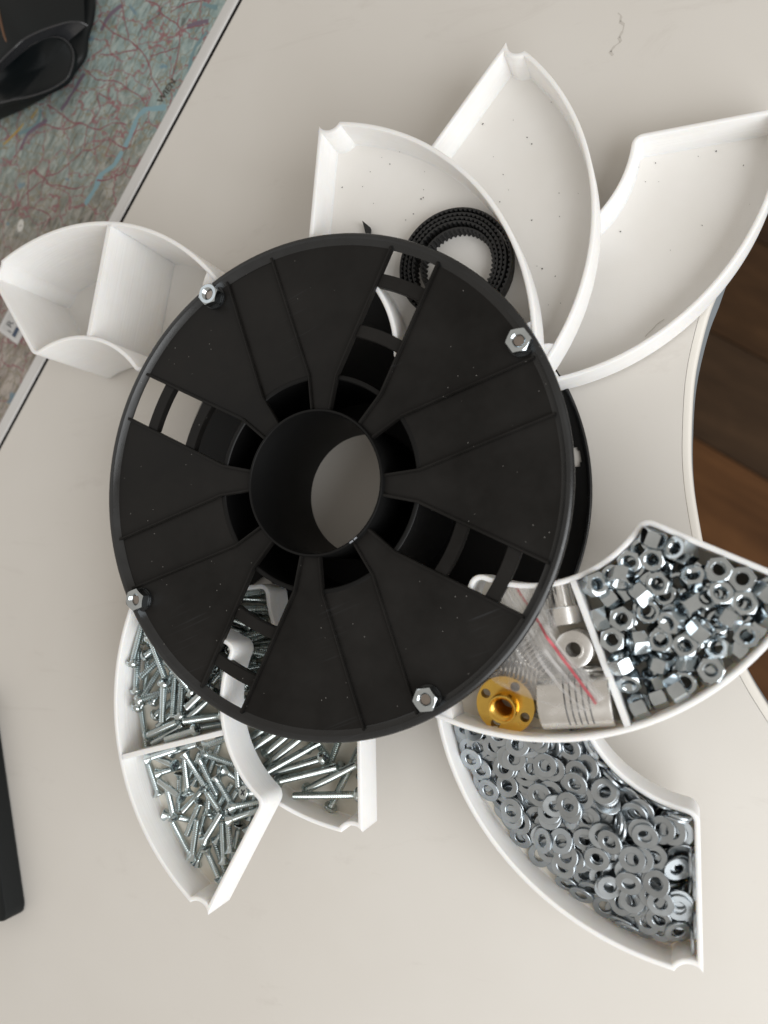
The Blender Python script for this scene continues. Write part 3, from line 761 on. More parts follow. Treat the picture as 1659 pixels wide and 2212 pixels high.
# black crumbs lying in the empty trays
SP1 = [[21.7, 136.9], [25.3, 133.3], [16.5, 131.7], [40.4, 127.2], [3.7, 127.3], [13.1, 125.9], [39.9, 119.7], [38.8, 116.0], [39.8, 116.4], [-1.0, 120.0], [18.0, 117.8], [35.5, 110.3], [32.2, 108.3], [29.6, 137.7]]
SP2 = [[71.2, 121.7], [67.5, 117.3], [91.6, 116.7], [99.1, 115.2], [80.5, 107.3], [91.6, 107.0], [82.3, 87.9], [84.4, 86.5], [89.5, 82.7], [91.4, 71.5], [86.6, 71.4], [79.1, 142.6], [89.1, 155.4], [73.5, 151.2], [81.0, 139.4], [60.3, 156.7], [65.0, 137.1], [60.6, 152.3], [69.0, 128.7]]
SP3 = [[121.5, 130.0], [128.0, 130.5], [123.9, 123.4], [129.0, 122.5], [113.7, 104.1], [144.7, 101.7], [132.7, 93.4], [150.7, 131.0], [160.3, 123.3], [144.1, 130.2], [162.0, 107.2]]
for pts, z, key in ((SP1, 36.4, 'P1'), (SP2, 19.8, 'P2'), (SP3, 3.2, 'P3')):
    m = MB()
    for i, (x, y) in enumerate(pts):
        r = .11 + .24 * (((i * 37) % 10) / 10) ** 1.5; a = i * 1.7; e = 1.0 + .9 * ((i * 53) % 7) / 7
        vs = []
        for zz_, f in ((0, .8), (.16, 1.0), (.3, .5)):
            for q in range(6):
                g = q * math.pi / 3 + i; vx, vy = r * f * e * math.cos(g), r * f * math.sin(g) / e; vx, vy = rot2((vx, vy), a); vs.append((x + vx, y + vy, z + zz_))
        m.add(vs, [tuple(range(6))[::-1], tuple(range(12, 18))] + [(l * 6 + q, l * 6 + (q + 1) % 6, (l + 1) * 6 + (q + 1) % 6, (l + 1) * 6 + q) for l in range(2) for q in range(6)])
    tag(stuff(new_obj('black_crumbs', m.mesh('black_crumbs'), M_DUST)), {'P1': 'tiny black crumbs scattered in the tray with the belt', 'P2': 'tiny black crumbs scattered in the middle fanned tray', 'P3': 'tiny black crumbs scattered in the lowest fanned tray'}[key], 'crumbs')
m = MB(); m.tube(smooth_line([(129.6, 65.5, 3.2), (126.9, 63.9, 3.25), (125.0, 61.9, 3.2), (123.1, 60.3, 3.2), (122.3, 59.2, 3.2)], 5), .11, 5)
tag(new_obj('hair', m.mesh('hair'), M_INK), 'short thin hair lying in the lowest fanned tray', 'hair')

# ------------------------------------------------------------------ toothed belt coil
def belt_mesh():
    m = MB(); bw = 6.0
    turns = 5.15; R0 = 23.9; pitch = 1.62
    pts = []; s = 0.0; th = 0.0; step = 2.0 / 4
    L = []
    while th < turns * 2 * math.pi:
        tn = th / (2 * math.pi)
        R = R0 - pitch * tn - (1.1 if tn > 1 else 1.1 * tn) * .6
        if tn > 4.15: R -= (tn - 4.15) * 1.6
        L.append((th, R, s)); dth = step / R; th += dth; s += step
    cx_, cy_ = 0, 0
    outer = []; inner = []
    for i, (th, R, s) in enumerate(L):
        tn = th / (2 * math.pi); a = th + 4.3
        ex = 0.9 * max(0, tn - 3.6); ey = -.6 * max(0, tn - 3.6)
        ph = (s % 2.0) / 2.0
        tooth = 1.28 if .28 < ph < .78 else .55
        outer.append((R * math.cos(a) + ex, R * math.sin(a) + ey)); inner.append(((R - tooth) * math.cos(a) + ex, (R - tooth) * math.sin(a) + ey))
    n = len(outer); vs = [(x, y, 0) for x, y in outer] + [(x, y, 0) for x, y in inner] + [(x, y, bw) for x, y in outer] + [(x, y, bw) for x, y in inner]
    fs = []
    for i in range(n - 1):
        fs += [(2 * n + i, 2 * n + i + 1, 3 * n + i + 1, 3 * n + i), (i, n + i, n + i + 1, i + 1), (i, i + 1, 2 * n + i + 1, 2 * n + i), (n + i, 3 * n + i, 3 * n + i + 1, n + i + 1)]
    fs += [(0, 2 * n, 3 * n, n), (n - 1, 2 * n - 1, 4 * n - 1, 3 * n - 1)]
    m.add(vs, fs); return m
blt = new_obj('timing_belt', belt_mesh().mesh('timing_belt'), M_RUB); blt.location = (53.6 * S, 84.4 * S, 36.4 * S)
tag(blt, 'coiled black toothed rubber belt lying in the upper fanned tray', 'belt')
m = MB(); m.add([(-1.4, 3.2, .3), (1.9, .2, 0), (-.2, -1.6, 0), (-.9, 3.2, 3.4), (2.6, -.1, 2.8), (.2, -1.9, 2.6), (1.0, -3.6, 0), (1.2, -3.9, 2.4), (2.4, -3.2, 1.8)], [(0, 1, 2), (3, 5, 4), (0, 3, 4, 1), (1, 4, 5, 2), (2, 5, 3, 0), (2, 1, 8, 6), (5, 7, 8, 4), (6, 8, 7), (2, 6, 7, 5), (1, 4, 8)])
o = new_obj('belt_offcut', m.mesh('belt_offcut'), M_RUB); o.location = (15.2 * S, 106.4 * S, 36.4 * S); tag(o, 'small pointed black rubber scrap left of the belt coil', 'scrap')

NUTS = [[1241,-242,388,472,0,0,882],[1309,-274,388,33,0,0,-999],[1372,-337,399,197,490,510,-679],[1459,-344,388,408,0,0,913],[1530,-376,388,366,0,0,931],[1601,-411,388,994,0,0,113],[1098,-376,388,270,0,0,963],[1181,-333,388,751,0,0,-660],[1325,-389,388,950,0,0,313],[1429,-424,388,738,0,0,675],[1516,-490,388,1000,0,0,-7],[1565,-541,399,705,-401,-582,-57],[1104,-494,388,829,0,0,-559],[1211,-476,388,584,0,0,812],[1302,-497,388,998,0,0,-63],[1376,-506,403,492,356,-611,-508],[1438,-561,388,427,0,0,904],[1149,-563,388,813,0,0,-582],[1263,-559,399,99,557,436,-700],[1363,-589,388,875,0,0,484],[1424,-660,388,613,0,0,790],[1216,-616,403,219,-864,421,-168],[1293,-647,388,993,0,0,121],[1158,-727,388,908,0,0,418],[1216,-269,443,985,122,-72,-102],[1277,-326,431,548,252,100,-792],[1350,-289,456,174,-244,76,951],[1447,-349,442,836,0,0,549],[1526,-374,442,102,0,0,995],[1604,-406,442,736,0,0,-677],[1113,-363,442,988,0,0,-155],[1231,-379,399,143,528,-470,692],[1286,-424,440,182,121,-2,-976],[1410,-442,451,747,-146,-30,-648],[1501,-450,441,591,-67,64,801],[1593,-490,433,727,-491,56,-477],[1071,-514,458,554,230,669,439],[1151,-514,442,990,0,0,-138],[1306,-506,442,307,0,0,952],[1360,-582,442,341,0,0,-940],[1507,-606,399,579,62,704,-406],[1112,-583,442,958,0,0,286],[1267,-578,464,426,0,0,-905],[1349,-653,448,686,-703,116,146],[1418,-686,453,436,-700,99,557],[1156,-650,422,935,216,-251,-125],[1341,-726,388,682,0,0,731],[1176,-313,481,387,122,72,-911],[1251,-306,496,791,142,1,-596],[1328,-277,504,211,-247,66,943],[1454,-342,495,451,0,0,892],[1522,-374,495,55,0,0,-998],[1594,-423,506,110,550,444,-699],[1157,-423,401,209,252,-678,-658],[1266,-390,492,988,9,-120,93],[1374,-373,480,783,-271,139,543],[1454,-423,496,876,-149,4,-459],[1527,-454,497,55,441,893,-75],[1040,-393,445,648,-698,65,298],[1102,-447,452,342,-737,-107,-573],[1228,-487,442,436,0,0,900],[1354,-466,497,748,18,-484,454],[1446,-518,441,428,-57,-68,-899],[1530,-557,464,401,0,0,916],[1112,-580,495,0,978,207,0],[1191,-590,477,772,275,-438,-370],[1305,-511,512,427,-185,-271,843],[1343,-597,506,828,-150,105,529],[1419,-666,517,513,0,0,-858],[1159,-719,458,569,214,-232,759],[1242,-709,420,483,840,248,15],[1336,-721,442,849,0,0,-528],[1188,-805,388,354,0,0,-935],[1145,-371,514,174,-516,-728,-416],[1060,-394,509,143,917,-310,-208],[1204,-429,497,236,576,247,-742],[1473,-504,503,533,143,-629,548],[1144,-509,495,981,0,0,192],[1393,-538,508,286,793,234,-485],[1446,-600,453,342,-191,-4,920],[1136,-658,494,771,-552,27,315],[1263,-653,459,51,-156,-804,572],[1312,-734,506,623,623,-334,-334],[1189,-805,453,706,-314,634,-45],[1250,-776,399,44,-633,-314,706],[1252,-238,520,123,145,625,757]]
WASH = [[1226,-1422,346,11,942,-318,110],[1148,-1349,350,33,21,9,-999],[1059,-1124,360,617,-87,211,753],[1193,-1263,358,22,28,138,-990],[1133,-1440,326,132,-556,812,115],[1024,-1375,312,132,-846,515,35],[931,-1187,345,104,-810,562,-129],[848,-1057,335,50,-25,996,64],[1293,-1370,326,601,275,-29,750],[1074,-1298,353,58,578,784,218],[897,-1330,306,195,651,734,6],[958,-1108,356,694,36,-195,692],[1296,-1504,313,97,-952,-291,22],[1237,-1492,330,12,-73,-993,-97],[1249,-1237,345,211,99,-28,-972],[1289,-1594,287,34,463,-828,-314],[705,-1253,260,637,-75,-103,761],[1284,-1243,342,51,-719,689,-76],[1044,-1288,328,39,-868,-496,-10],[1065,-1477,282,704,51,172,-687],[827,-1343,284,173,-718,611,-285],[913,-1382,304,848,-60,-69,521],[1174,-1349,342,934,17,-16,-356],[822,-1172,312,134,-34,-118,983],[610,-1195,229,71,320,927,182],[546,-1078,248,62,283,938,190],[1159,-1193,348,25,133,203,-970],[964,-1070,345,117,-956,217,-159],[729,-1048,309,15,15,1000,-1],[875,-1070,327,180,-35,-73,980],[1182,-1179,351,379,-37,-239,893],[1142,-1507,288,133,11,112,985],[1001,-1043,354,967,48,-192,159],[690,-1162,260,948,90,-107,-285],[1229,-1561,295,291,-20,-193,937],[1187,-1587,263,69,-992,-10,-109],[1220,-1337,334,17,-946,-317,-64],[1069,-1170,341,92,-55,-897,429],[954,-1544,216,255,203,298,-897],[879,-1204,314,177,-941,-288,29],[940,-984,357,140,-979,-37,-147],[1181,-1247,353,130,-836,531,54],[898,-1429,275,484,149,6,-862],[985,-1314,308,222,51,148,-962],[1210,-1475,314,405,-38,-18,913],[746,-990,325,994,-107,-23,-31],[1038,-1577,207,92,83,120,-985],[994,-1236,315,232,58,49,-970],[1100,-1533,259,88,971,1,224],[581,-1118,234,348,166,75,-920],[683,-1090,280,182,-137,-1,974],[862,-1158,310,22,-47,-113,992],[705,-1280,249,320,-107,-69,939],[1299,-1488,307,73,-290,-952,-68],[729,-1365,214,234,-955,120,-136],[800,-1425,197,523,0,0,-852],[734,-1298,246,378,126,-19,-917],[1307,-1321,314,154,-148,-940,-268],[853,-1236,282,17,518,-840,161],[1102,-1233,337,49,-564,54,823],[1304,-1187,328,127,6,-705,698],[976,-1159,332,43,-38,-48,997],[937,-1207,337,144,-548,820,-82],[1143,-1147,332,911,164,-298,232],[706,-1046,300,57,-15,0,998],[1308,-1252,316,466,-54,12,-883],[790,-1083,298,32,236,968,75],[538,-1041,233,137,-861,490,-21],[902,-1512,216,362,-829,422,60],[1131,-1401,322,85,24,-98,991],[1226,-1607,258,34,797,572,192],[1118,-1625,240,676,455,187,-549],[1034,-1453,257,54,-137,-987,-68],[1039,-1216,312,945,72,-23,-319],[935,-1397,281,777,-16,-150,611],[853,-1256,279,99,207,965,-128],[643,-1018,272,569,131,126,-802],[798,-1278,238,142,-11,-19,-990],[993,-1510,242,622,298,180,-701],[566,-960,266,788,6,-193,-585],[1015,-977,357,168,484,516,687],[846,-1384,259,239,0,-44,970],[668,-966,311,76,-658,741,114],[932,-1239,306,244,751,548,278],[762,-1109,271,101,-105,27,989],[589,-1163,208,471,-3,20,-882],[575,-1030,252,17,23,112,-993],[902,-1350,291,163,-91,1,982],[1053,-1486,271,28,-95,141,-985],[1130,-1530,263,241,459,855,30],[792,-994,315,152,-6,-153,-977],[1112,-1251,341,225,794,238,512],[520,-960,241,86,85,-97,-988],[813,-955,346,500,161,-116,-843],[656,-1146,226,750,123,90,-643],[1296,-1195,332,324,424,563,-631],[980,-1059,332,107,-885,443,-98],[1081,-1435,264,137,-800,-582,52],[1307,-1369,306,114,-932,290,186],[1337,-1614,290,606,-345,-629,344],[707,-1208,232,56,-180,-179,966],[1286,-1531,291,938,65,76,-332],[749,-1078,276,880,14,-107,-463],[1081,-1082,339,376,79,767,514],[830,-968,340,406,212,-86,-885],[972,-1460,244,113,-656,741,90],[1128,-1352,311,856,82,186,-476],[886,-973,343,431,-486,731,-209],[1338,-1334,359,537,464,534,460],[1248,-1163,296,214,-6,707,674],[819,-1341,244,54,66,-87,992],[1061,-1108,300,106,174,-879,432],[1096,-1613,232,477,-870,41,-119],[1137,-1564,241,285,11,-25,-958],[1155,-1258,323,83,78,949,296],[1346,-1550,319,385,-596,-381,593],[1105,-1080,298,189,595,383,-681],[857,-1196,291,59,403,913,-2],[1064,-1130,352,927,-188,130,298],[1347,-1349,352,335,625,330,622],[625,-1101,230,100,-696,-702,-118],[1286,-1419,266,159,-115,383,-903],[1036,-1020,318,367,696,231,-573],[1331,-1440,263,297,580,-367,-663],[651,-1226,220,250,-222,-185,924],[768,-1142,263,869,-77,-32,488],[876,-1308,276,51,89,-17,-995],[847,-1077,314,111,-41,-70,990],[1220,-1369,317,63,-941,-313,-112],[1007,-1068,321,152,-216,-103,959],[1162,-1518,266,961,-57,-236,-129],[679,-1000,291,982,139,3,125],[1218,-1426,324,20,-894,446,-38],[1028,-1369,304,37,16,990,132],[970,-1150,318,890,68,-8,452],[693,-1091,273,125,555,820,55],[968,-1267,290,631,-36,-26,-774],[1347,-1430,311,125,695,-130,-696],[1222,-1395,300,617,153,51,-771],[668,-1270,188,772,0,0,-635],[1184,-1625,208,105,-992,-15,66],[878,-1107,304,224,62,53,-971],[1080,-1592,188,405,0,0,914],[777,-1215,232,866,113,48,-485],[752,-1357,188,0,776,-630,0],[1149,-1423,308,234,8,101,-967],[1136,-1184,290,602,207,21,-771],[1295,-1549,277,130,-40,96,-986],[1264,-1461,260,501,123,547,-659],[783,-1166,258,94,-70,45,992],[1046,-1195,306,31,199,977,69],[988,-1502,206,0,-958,288,0],[956,-1142,310,5,275,-959,-68],[1006,-1446,239,121,80,170,-975],[865,-1450,188,261,0,0,-965],[1296,-1473,252,203,-688,243,653],[921,-962,326,946,189,-44,-261],[1258,-1209,231,552,-150,333,-750],[1084,-1519,230,25,-964,-264,-8],[936,-1346,265,647,-19,-46,-760],[954,-1403,261,154,-56,50,985],[830,-1303,230,40,-9,-21,-999],[1308,-1220,284,69,-354,-916,177],[708,-1248,228,159,159,954,197],[1006,-1382,275,267,-43,8,-963],[954,-998,301,304,130,-7,-944],[980,-1256,298,32,877,479,-31],[924,-1487,195,864,60,63,-497],[1301,-1338,293,132,-687,658,279],[1081,-1070,290,309,654,270,-636],[1051,-1373,247,49,-9,32,-998],[862,-954,339,670,308,-269,-620],[1181,-1191,238,426,282,180,-840],[842,-1148,276,122,75,-45,989],[1056,-1290,291,276,101,36,-955],[516,-989,219,31,-843,528,-96],[1073,-1333,307,832,118,39,-540],[953,-1051,316,692,133,-57,-708],[786,-1332,215,188,-63,85,-976],[1146,-1347,265,595,82,80,-796],[1296,-1606,244,912,132,214,-324],[668,-1198,200,22,979,202,28],[695,-1305,214,587,234,20,-775],[696,-992,277,210,-935,285,-3],[652,-1098,214,720,117,-53,-682],[1065,-1134,344,60,519,824,-220],[1164,-1186,268,729,218,-16,-649],[1285,-1392,267,194,-168,-889,-380],[1245,-1248,326,59,-642,761,-70],[1267,-1358,265,229,-927,-279,100],[1228,-1600,220,255,55,-22,965],[939,-999,306,3,953,274,130],[601,-1016,222,42,111,-1,993],[1281,-1449,210,10,-150,64,-987],[522,-1008,212,98,441,892,21],[1335,-1466,229,69,613,-186,-765],[1218,-1290,287,948,173,159,-215],[846,-982,294,846,-121,-93,-511],[810,-895,344,43,136,288,-947],[1091,-1331,299,102,-933,-339,-71],[958,-928,358,269,669,150,-677],[1192,-1184,236,910,323,-90,-244],[1348,-1269,240,580,-408,-577,404],[983,-1278,269,39,959,-278,29],[816,-990,305,238,-53,143,959],[933,-983,344,112,115,974,157],[787,-1200,226,572,60,-108,811],[998,-1299,245,26,990,96,104],[875,-1360,251,118,4,-25,993],[1019,-1372,282,276,41,16,960],[926,-1009,277,42,804,-581,-119],[802,-1285,200,153,108,-94,978],[1249,-1326,273,651,269,-65,707],[1182,-1558,233,14,-17,21,1000],[603,-979,241,879,19,3,-476],[1339,-1552,228,100,657,-41,-746],[1128,-1178,203,968,59,44,-238],[841,-1050,286,104,65,-64,990],[1151,-1235,310,701,185,45,-687],[936,-980,336,95,219,956,168],[1206,-1247,282,66,-732,-667,-122],[1277,-1223,264,95,-208,126,-965],[1103,-1446,243,560,21,23,-828],[1032,-1392,238,808,19,27,-589],[776,-1338,206,7,691,-715,-106],[1011,-1515,197,0,-585,811,0],[1024,-1040,278,815,-288,277,-420],[1164,-1360,272,333,55,101,-936],[1102,-1144,229,99,-132,29,986],[887,-1459,231,346,-656,670,26],[1066,-1113,290,360,747,494,-262],[1298,-1334,284,732,152,269,-608],[1299,-1620,214,13,-659,701,273],[1294,-1604,236,525,239,-79,813],[856,-1389,207,782,-34,-29,-622],[648,-1024,231,210,14,-6,-978],[930,-1138,289,494,-10,15,-869],[1034,-1504,188,0,988,-155,0],[1088,-1153,262,90,104,-151,979],[1145,-1593,210,79,-860,487,130],[1113,-1289,236,40,65,997,-15],[1174,-1224,299,153,122,146,-970],[1189,-1510,250,152,-51,88,983],[1303,-1334,217,93,-243,-33,-965],[968,-1147,300,565,52,-37,823],[1339,-1290,243,65,704,-70,-704],[1303,-1247,307,919,-34,43,-390],[586,-1158,199,476,18,-9,879],[744,-1133,239,994,-67,-34,83],[926,-1295,276,899,-50,-75,428],[776,-1234,188,232,0,0,-973],[1276,-1353,204,322,-39,-34,-945],[976,-1392,220,93,-8,33,-995],[677,-1099,250,526,12,-68,848],[578,-1078,196,36,-493,867,65],[1347,-1370,241,53,-706,-47,705],[1072,-1284,283,611,119,-26,-782],[1261,-1432,253,703,390,-92,588],[1263,-1517,227,457,379,712,-374],[872,-1018,275,378,-47,83,-921],[941,-1241,252,828,89,34,-552],[885,-1398,221,7,-124,-992,-27],[718,-1187,193,100,-57,25,993],[1213,-1483,281,1,939,68,338],[900,-1272,258,78,38,-83,993],[822,-814,357,241,-25,-259,-935],[1078,-1517,214,237,-37,-88,967],[1210,-1305,259,48,-205,974,85],[1065,-1173,297,31,-999,-38,-5],[973,-898,347,87,683,182,-702],[1132,-1443,278,175,-902,-388,-75],[618,-1016,209,649,-81,77,-752],[998,-1056,240,961,49,34,-270],[926,-1081,275,383,74,172,-905],[679,-1030,241,505,11,-10,-863],[734,-1267,200,797,51,64,-598],[1000,-1197,282,997,58,-44,-15],[1214,-1336,305,164,106,122,-973],[1298,-1389,231,196,-942,-258,92],[1141,-1173,285,112,166,126,-972],[685,-1008,250,2,996,-93,15],[811,-884,341,200,182,261,-927],[1160,-1219,266,817,213,-48,-533],[920,-1403,239,21,-2,28,-999],[1258,-1278,228,28,-215,124,-968],[1029,-1153,264,925,123,191,-306],[1220,-1359,235,983,-8,-6,181],[1215,-1192,217,708,340,160,-598],[615,-1162,188,0,982,187,0],[1255,-1562,188,297,0,0,-955],[1083,-1114,242,27,-865,489,-110],[530,-1029,206,69,-535,839,-73],[983,-961,277,48,478,554,680],[985,-1428,188,317,0,0,-948],[1279,-1443,202,105,-143,79,-981],[1311,-1288,255,719,-201,596,-295],[1211,-1294,252,12,-419,-903,-97],[1022,-1101,259,73,895,-421,-132],[1122,-1358,285,114,45,116,-986],[816,-1200,208,231,16,-122,965]]
WLOW = [[1279,-1571,197,160,-1,1,-987],[904,-1135,248,101,63,-92,989],[946,-1219,247,29,-82,992,91],[1211,-1343,293,81,94,131,-984],[1139,-1230,300,161,-69,-177,968],[1306,-1356,193,44,243,-968,37],[1192,-1627,188,814,0,0,-580],[1121,-1257,257,0,121,99,-988],[867,-1075,297,79,-650,756,18],[1140,-1346,201,833,14,45,-551],[754,-1094,225,48,-578,814,-5],[902,-1045,257,21,36,36,-999],[706,-960,282,574,65,-200,792],[1074,-1317,225,68,997,43,-2],[894,-1392,231,893,24,15,-449],[773,-1051,259,902,54,-9,-428],[900,-1301,237,10,825,565,-28],[916,-1160,280,281,17,-3,959],[1145,-1432,272,980,190,-12,61],[1069,-1441,207,826,-33,225,-515],[1284,-1570,206,886,0,1,-463],[1102,-1227,232,788,119,406,-447],[987,-1034,266,818,-31,198,-540],[827,-1032,271,204,-62,73,-974],[852,-1257,252,768,59,9,638],[507,-955,188,86,0,0,-996],[1213,-1485,214,278,941,62,-182],[904,-1063,198,323,76,33,-943],[687,-1110,203,24,832,539,126],[761,-1182,220,40,18,122,-992],[1068,-1147,232,737,-96,-60,667],[912,-997,232,213,63,-26,975],[832,-1099,238,556,94,-386,-730],[1330,-1286,249,389,588,-394,-590],[1072,-1293,248,113,-977,158,-93],[776,-1003,247,166,34,12,985],[1046,-1181,279,551,69,23,-831],[1130,-1294,267,186,39,108,-976],[916,-1096,279,941,179,53,-283],[1238,-1297,188,811,0,0,-585],[1246,-1409,188,17,0,0,1000],[1143,-1230,188,159,0,0,-987],[1155,-1418,188,995,0,0,-97],[1183,-1504,188,475,0,0,-880],[1046,-1140,188,2,0,0,-1000],[1043,-1199,196,709,13,42,-704],[1044,-1306,188,566,0,0,-824],[946,-939,188,262,0,0,-965],[928,-1035,188,245,0,0,-970],[969,-1115,202,277,144,-71,-947],[959,-1208,188,343,0,0,-939],[946,-1303,188,663,0,0,-749],[811,-822,188,28,0,0,1000],[838,-908,196,441,83,-33,-893],[818,-1040,188,83,0,0,-997],[848,-1124,197,466,38,98,-879],[851,-1360,188,854,0,0,520],[720,-815,188,882,0,0,471],[750,-916,192,38,588,808,35],[733,-980,201,111,498,854,102],[630,-952,188,0,461,887,0],[1185,-1140,229,179,85,733,651],[1199,-1277,199,116,-11,-23,-993],[1231,-1407,197,0,-671,-742,0],[1096,-1125,197,958,0,0,286],[1113,-1306,196,160,46,-36,985],[1129,-1476,201,66,23,-43,997],[1013,-1079,204,140,781,594,135],[1015,-1293,197,0,-374,-927,0],[1045,-1397,194,655,9,70,752],[890,-778,188,729,0,0,-684],[916,-884,194,46,39,-62,-996],[888,-974,196,741,50,-86,-665],[925,-1194,197,0,-983,186,0],[942,-1394,195,996,-43,-75,13],[801,-992,196,5,-4,56,998],[815,-1084,197,816,79,70,-568],[838,-1166,198,727,98,76,-675],[697,-891,196,524,91,-35,-846],[732,-1068,188,0,-94,996,0],[572,-838,196,490,48,-88,-866],[583,-1030,188,285,0,0,959],[1176,-1254,212,75,549,824,-120],[1114,-1314,215,935,-68,-23,-346],[1144,-1387,207,924,22,42,-380],[1147,-1508,207,133,-12,74,-988],[1045,-1078,207,632,127,-150,-749],[1024,-1323,208,955,46,-23,293],[1032,-1366,212,2,125,991,51],[900,-775,197,61,-1,-1,998],[921,-875,203,268,24,-69,-961],[973,-994,197,187,0,0,-982],[887,-1090,212,799,47,100,-591],[918,-1218,206,436,0,0,900],[951,-1302,208,69,-135,2,989],[932,-1390,203,77,60,994,-37],[764,-874,209,7,-903,-418,94],[820,-994,206,330,-15,-54,-942],[776,-1057,216,76,211,76,-972],[810,-1165,207,585,83,91,-801],[844,-1271,205,121,-978,-147,84],[699,-977,210,52,-141,54,987],[586,-988,197,74,0,0,997],[1265,-1262,200,930,-84,116,-339],[1292,-1557,244,321,-60,374,-868],[1200,-1308,223,523,37,248,-815],[1214,-1382,217,16,8,-6,-1000],[1172,-1537,213,891,113,124,-423],[1098,-1135,218,82,-132,31,987],[1067,-1232,224,864,206,351,-296],[1126,-1404,216,312,32,-26,949],[933,-906,217,286,23,-70,-955],[976,-992,206,42,0,0,999],[932,-1084,218,981,87,68,-161],[979,-1213,213,921,31,69,382],[858,-786,206,369,29,4,-929],[847,-876,211,369,-18,57,928],[875,-991,218,924,12,71,-377],[846,-1174,231,178,-802,-531,209],[875,-1320,211,223,11,38,974],[667,-757,228,585,-658,-372,-295],[679,-912,208,76,-123,39,989],[817,-947,210,172,-13,55,984],[722,-1098,203,195,126,25,-972],[605,-880,198,787,9,-113,-606],[665,-1099,208,94,-902,412,-88],[519,-910,197,979,-100,-16,-179],[1309,-1221,211,206,-149,202,-946],[1232,-1373,226,6,-258,966,-8],[1073,-1241,225,913,301,274,-27],[1139,-1406,227,921,19,13,-390],[1034,-1221,233,712,165,381,-566],[984,-1296,228,17,999,8,27],[992,-1402,228,63,13,-31,997],[901,-784,218,29,-687,726,-7],[873,-872,220,19,2,-53,-998],[898,-989,225,729,-13,71,-681],[904,-1128,231,132,-40,104,-985],[861,-1214,235,778,10,241,-581],[901,-1291,218,686,-31,-7,-727],[833,-790,219,955,38,-138,261],[764,-920,222,154,-59,-1,-986],[706,-1020,208,11,930,-336,151],[743,-792,197,0,382,-924,0],[627,-874,217,202,62,72,975],[685,-982,222,38,-953,279,-109],[550,-862,205,0,-843,528,-100],[1176,-1224,240,22,161,150,-975],[1300,-1222,232,964,128,207,107],[1166,-1228,245,0,-157,-154,976],[1143,-1407,236,891,22,-6,453],[1021,-1052,223,88,490,867,31],[931,-1122,220,943,76,81,-315],[901,-870,229,648,-33,-40,-760],[931,-1126,238,102,-43,103,-989],[939,-1218,228,16,75,-1,997],[809,-817,228,47,638,757,136],[773,-896,230,894,-35,48,-444],[818,-992,229,166,138,31,-976],[682,-808,213,132,789,529,283],[655,-889,225,87,892,-442,-35],[757,-984,239,30,-411,-911,20],[619,-774,226,228,29,-553,801],[533,-884,213,124,-91,42,987],[1142,-1363,247,3,89,-996,-23],[936,-778,269,648,16,748,144],[896,-851,243,33,-301,-953,-12],[940,-1011,238,60,-965,-254,36],[987,-1190,238,101,-57,100,-988],[980,-1336,253,26,-131,-45,990],[842,-788,231,141,-348,927,25],[794,-902,236,952,-27,52,-299],[845,-997,260,870,131,172,-444],[744,-787,206,0,999,38,0],[656,-874,232,149,60,72,984],[756,-1074,241,0,-292,952,-94],[616,-783,227,726,531,158,-408],[570,-846,225,9,-504,852,-140],[1283,-1219,251,128,-204,133,-961],[1211,-1409,246,19,-547,825,139],[987,-1008,224,73,-562,821,-76],[1023,-1184,215,39,-822,-562,84],[1030,-1261,261,125,-100,-9,987],[1076,-1339,269,119,-687,716,-36],[806,-741,228,186,-232,668,682],[888,-789,271,673,166,104,-713],[914,-925,247,2,-32,33,-999],[993,-1121,242,69,-901,415,104],[774,-805,230,727,137,-40,-672]]
PAN = [[-896,-814,381,727,-683,47,-50],[-666,-559,381,598,225,-647,-416],[-802,-626,381,162,682,61,710],[-794,-580,381,715,81,-680,-142],[-518,-737,381,430,-405,553,-588],[-772,-599,416,656,-170,-654,335],[-594,-964,381,87,-672,-132,723],[-835,-707,381,667,-627,-276,294],[-527,-888,392,553,-223,-696,-399],[-807,-736,422,185,-718,-410,-531],[-699,-660,419,75,400,606,684],[-524,-660,381,523,-492,477,-507],[-694,-675,381,225,554,403,-693],[-483,-632,418,849,281,443,57],[-531,-996,381,565,531,-432,-460],[-897,-663,446,756,619,-187,101],[-754,-547,431,458,552,399,571],[-917,-783,418,513,487,-505,495],[-800,-874,424,850,278,-402,-197],[-455,-891,396,148,-294,686,649],[-756,-965,381,125,-605,-320,-718],[-799,-848,381,239,-225,-647,688],[-868,-865,407,39,-212,-534,818],[-904,-1016,381,470,-361,-582,-557],[-591,-770,381,460,-420,541,-565],[-770,-920,381,658,618,-295,-314],[-508,-700,391,60,-709,163,-683],[-638,-663,418,416,-789,117,-436],[-555,-738,452,528,-523,-282,-606],[-796,-668,426,42,612,347,-709],[-774,-1048,381,547,150,668,481],[-670,-846,381,491,623,-286,539],[-594,-734,406,334,-712,-216,579],[-783,-710,458,389,-158,-585,-694],[-568,-908,430,729,-322,590,130],[-616,-798,420,159,-90,503,845],[-673,-1036,425,758,-108,632,125],[-588,-675,447,809,134,-570,-53],[-548,-959,442,275,606,413,621],[-678,-876,425,675,581,-270,366],[-789,-1026,411,635,473,-583,-180],[-720,-868,419,481,-517,-538,-459],[-763,-901,436,723,-594,-127,-331],[-451,-821,458,629,756,-174,48],[-497,-791,431,711,-561,409,-112],[-569,-868,461,523,-579,42,-624],[-673,-796,446,615,684,220,324],[-515,-756,451,600,-268,648,384]]
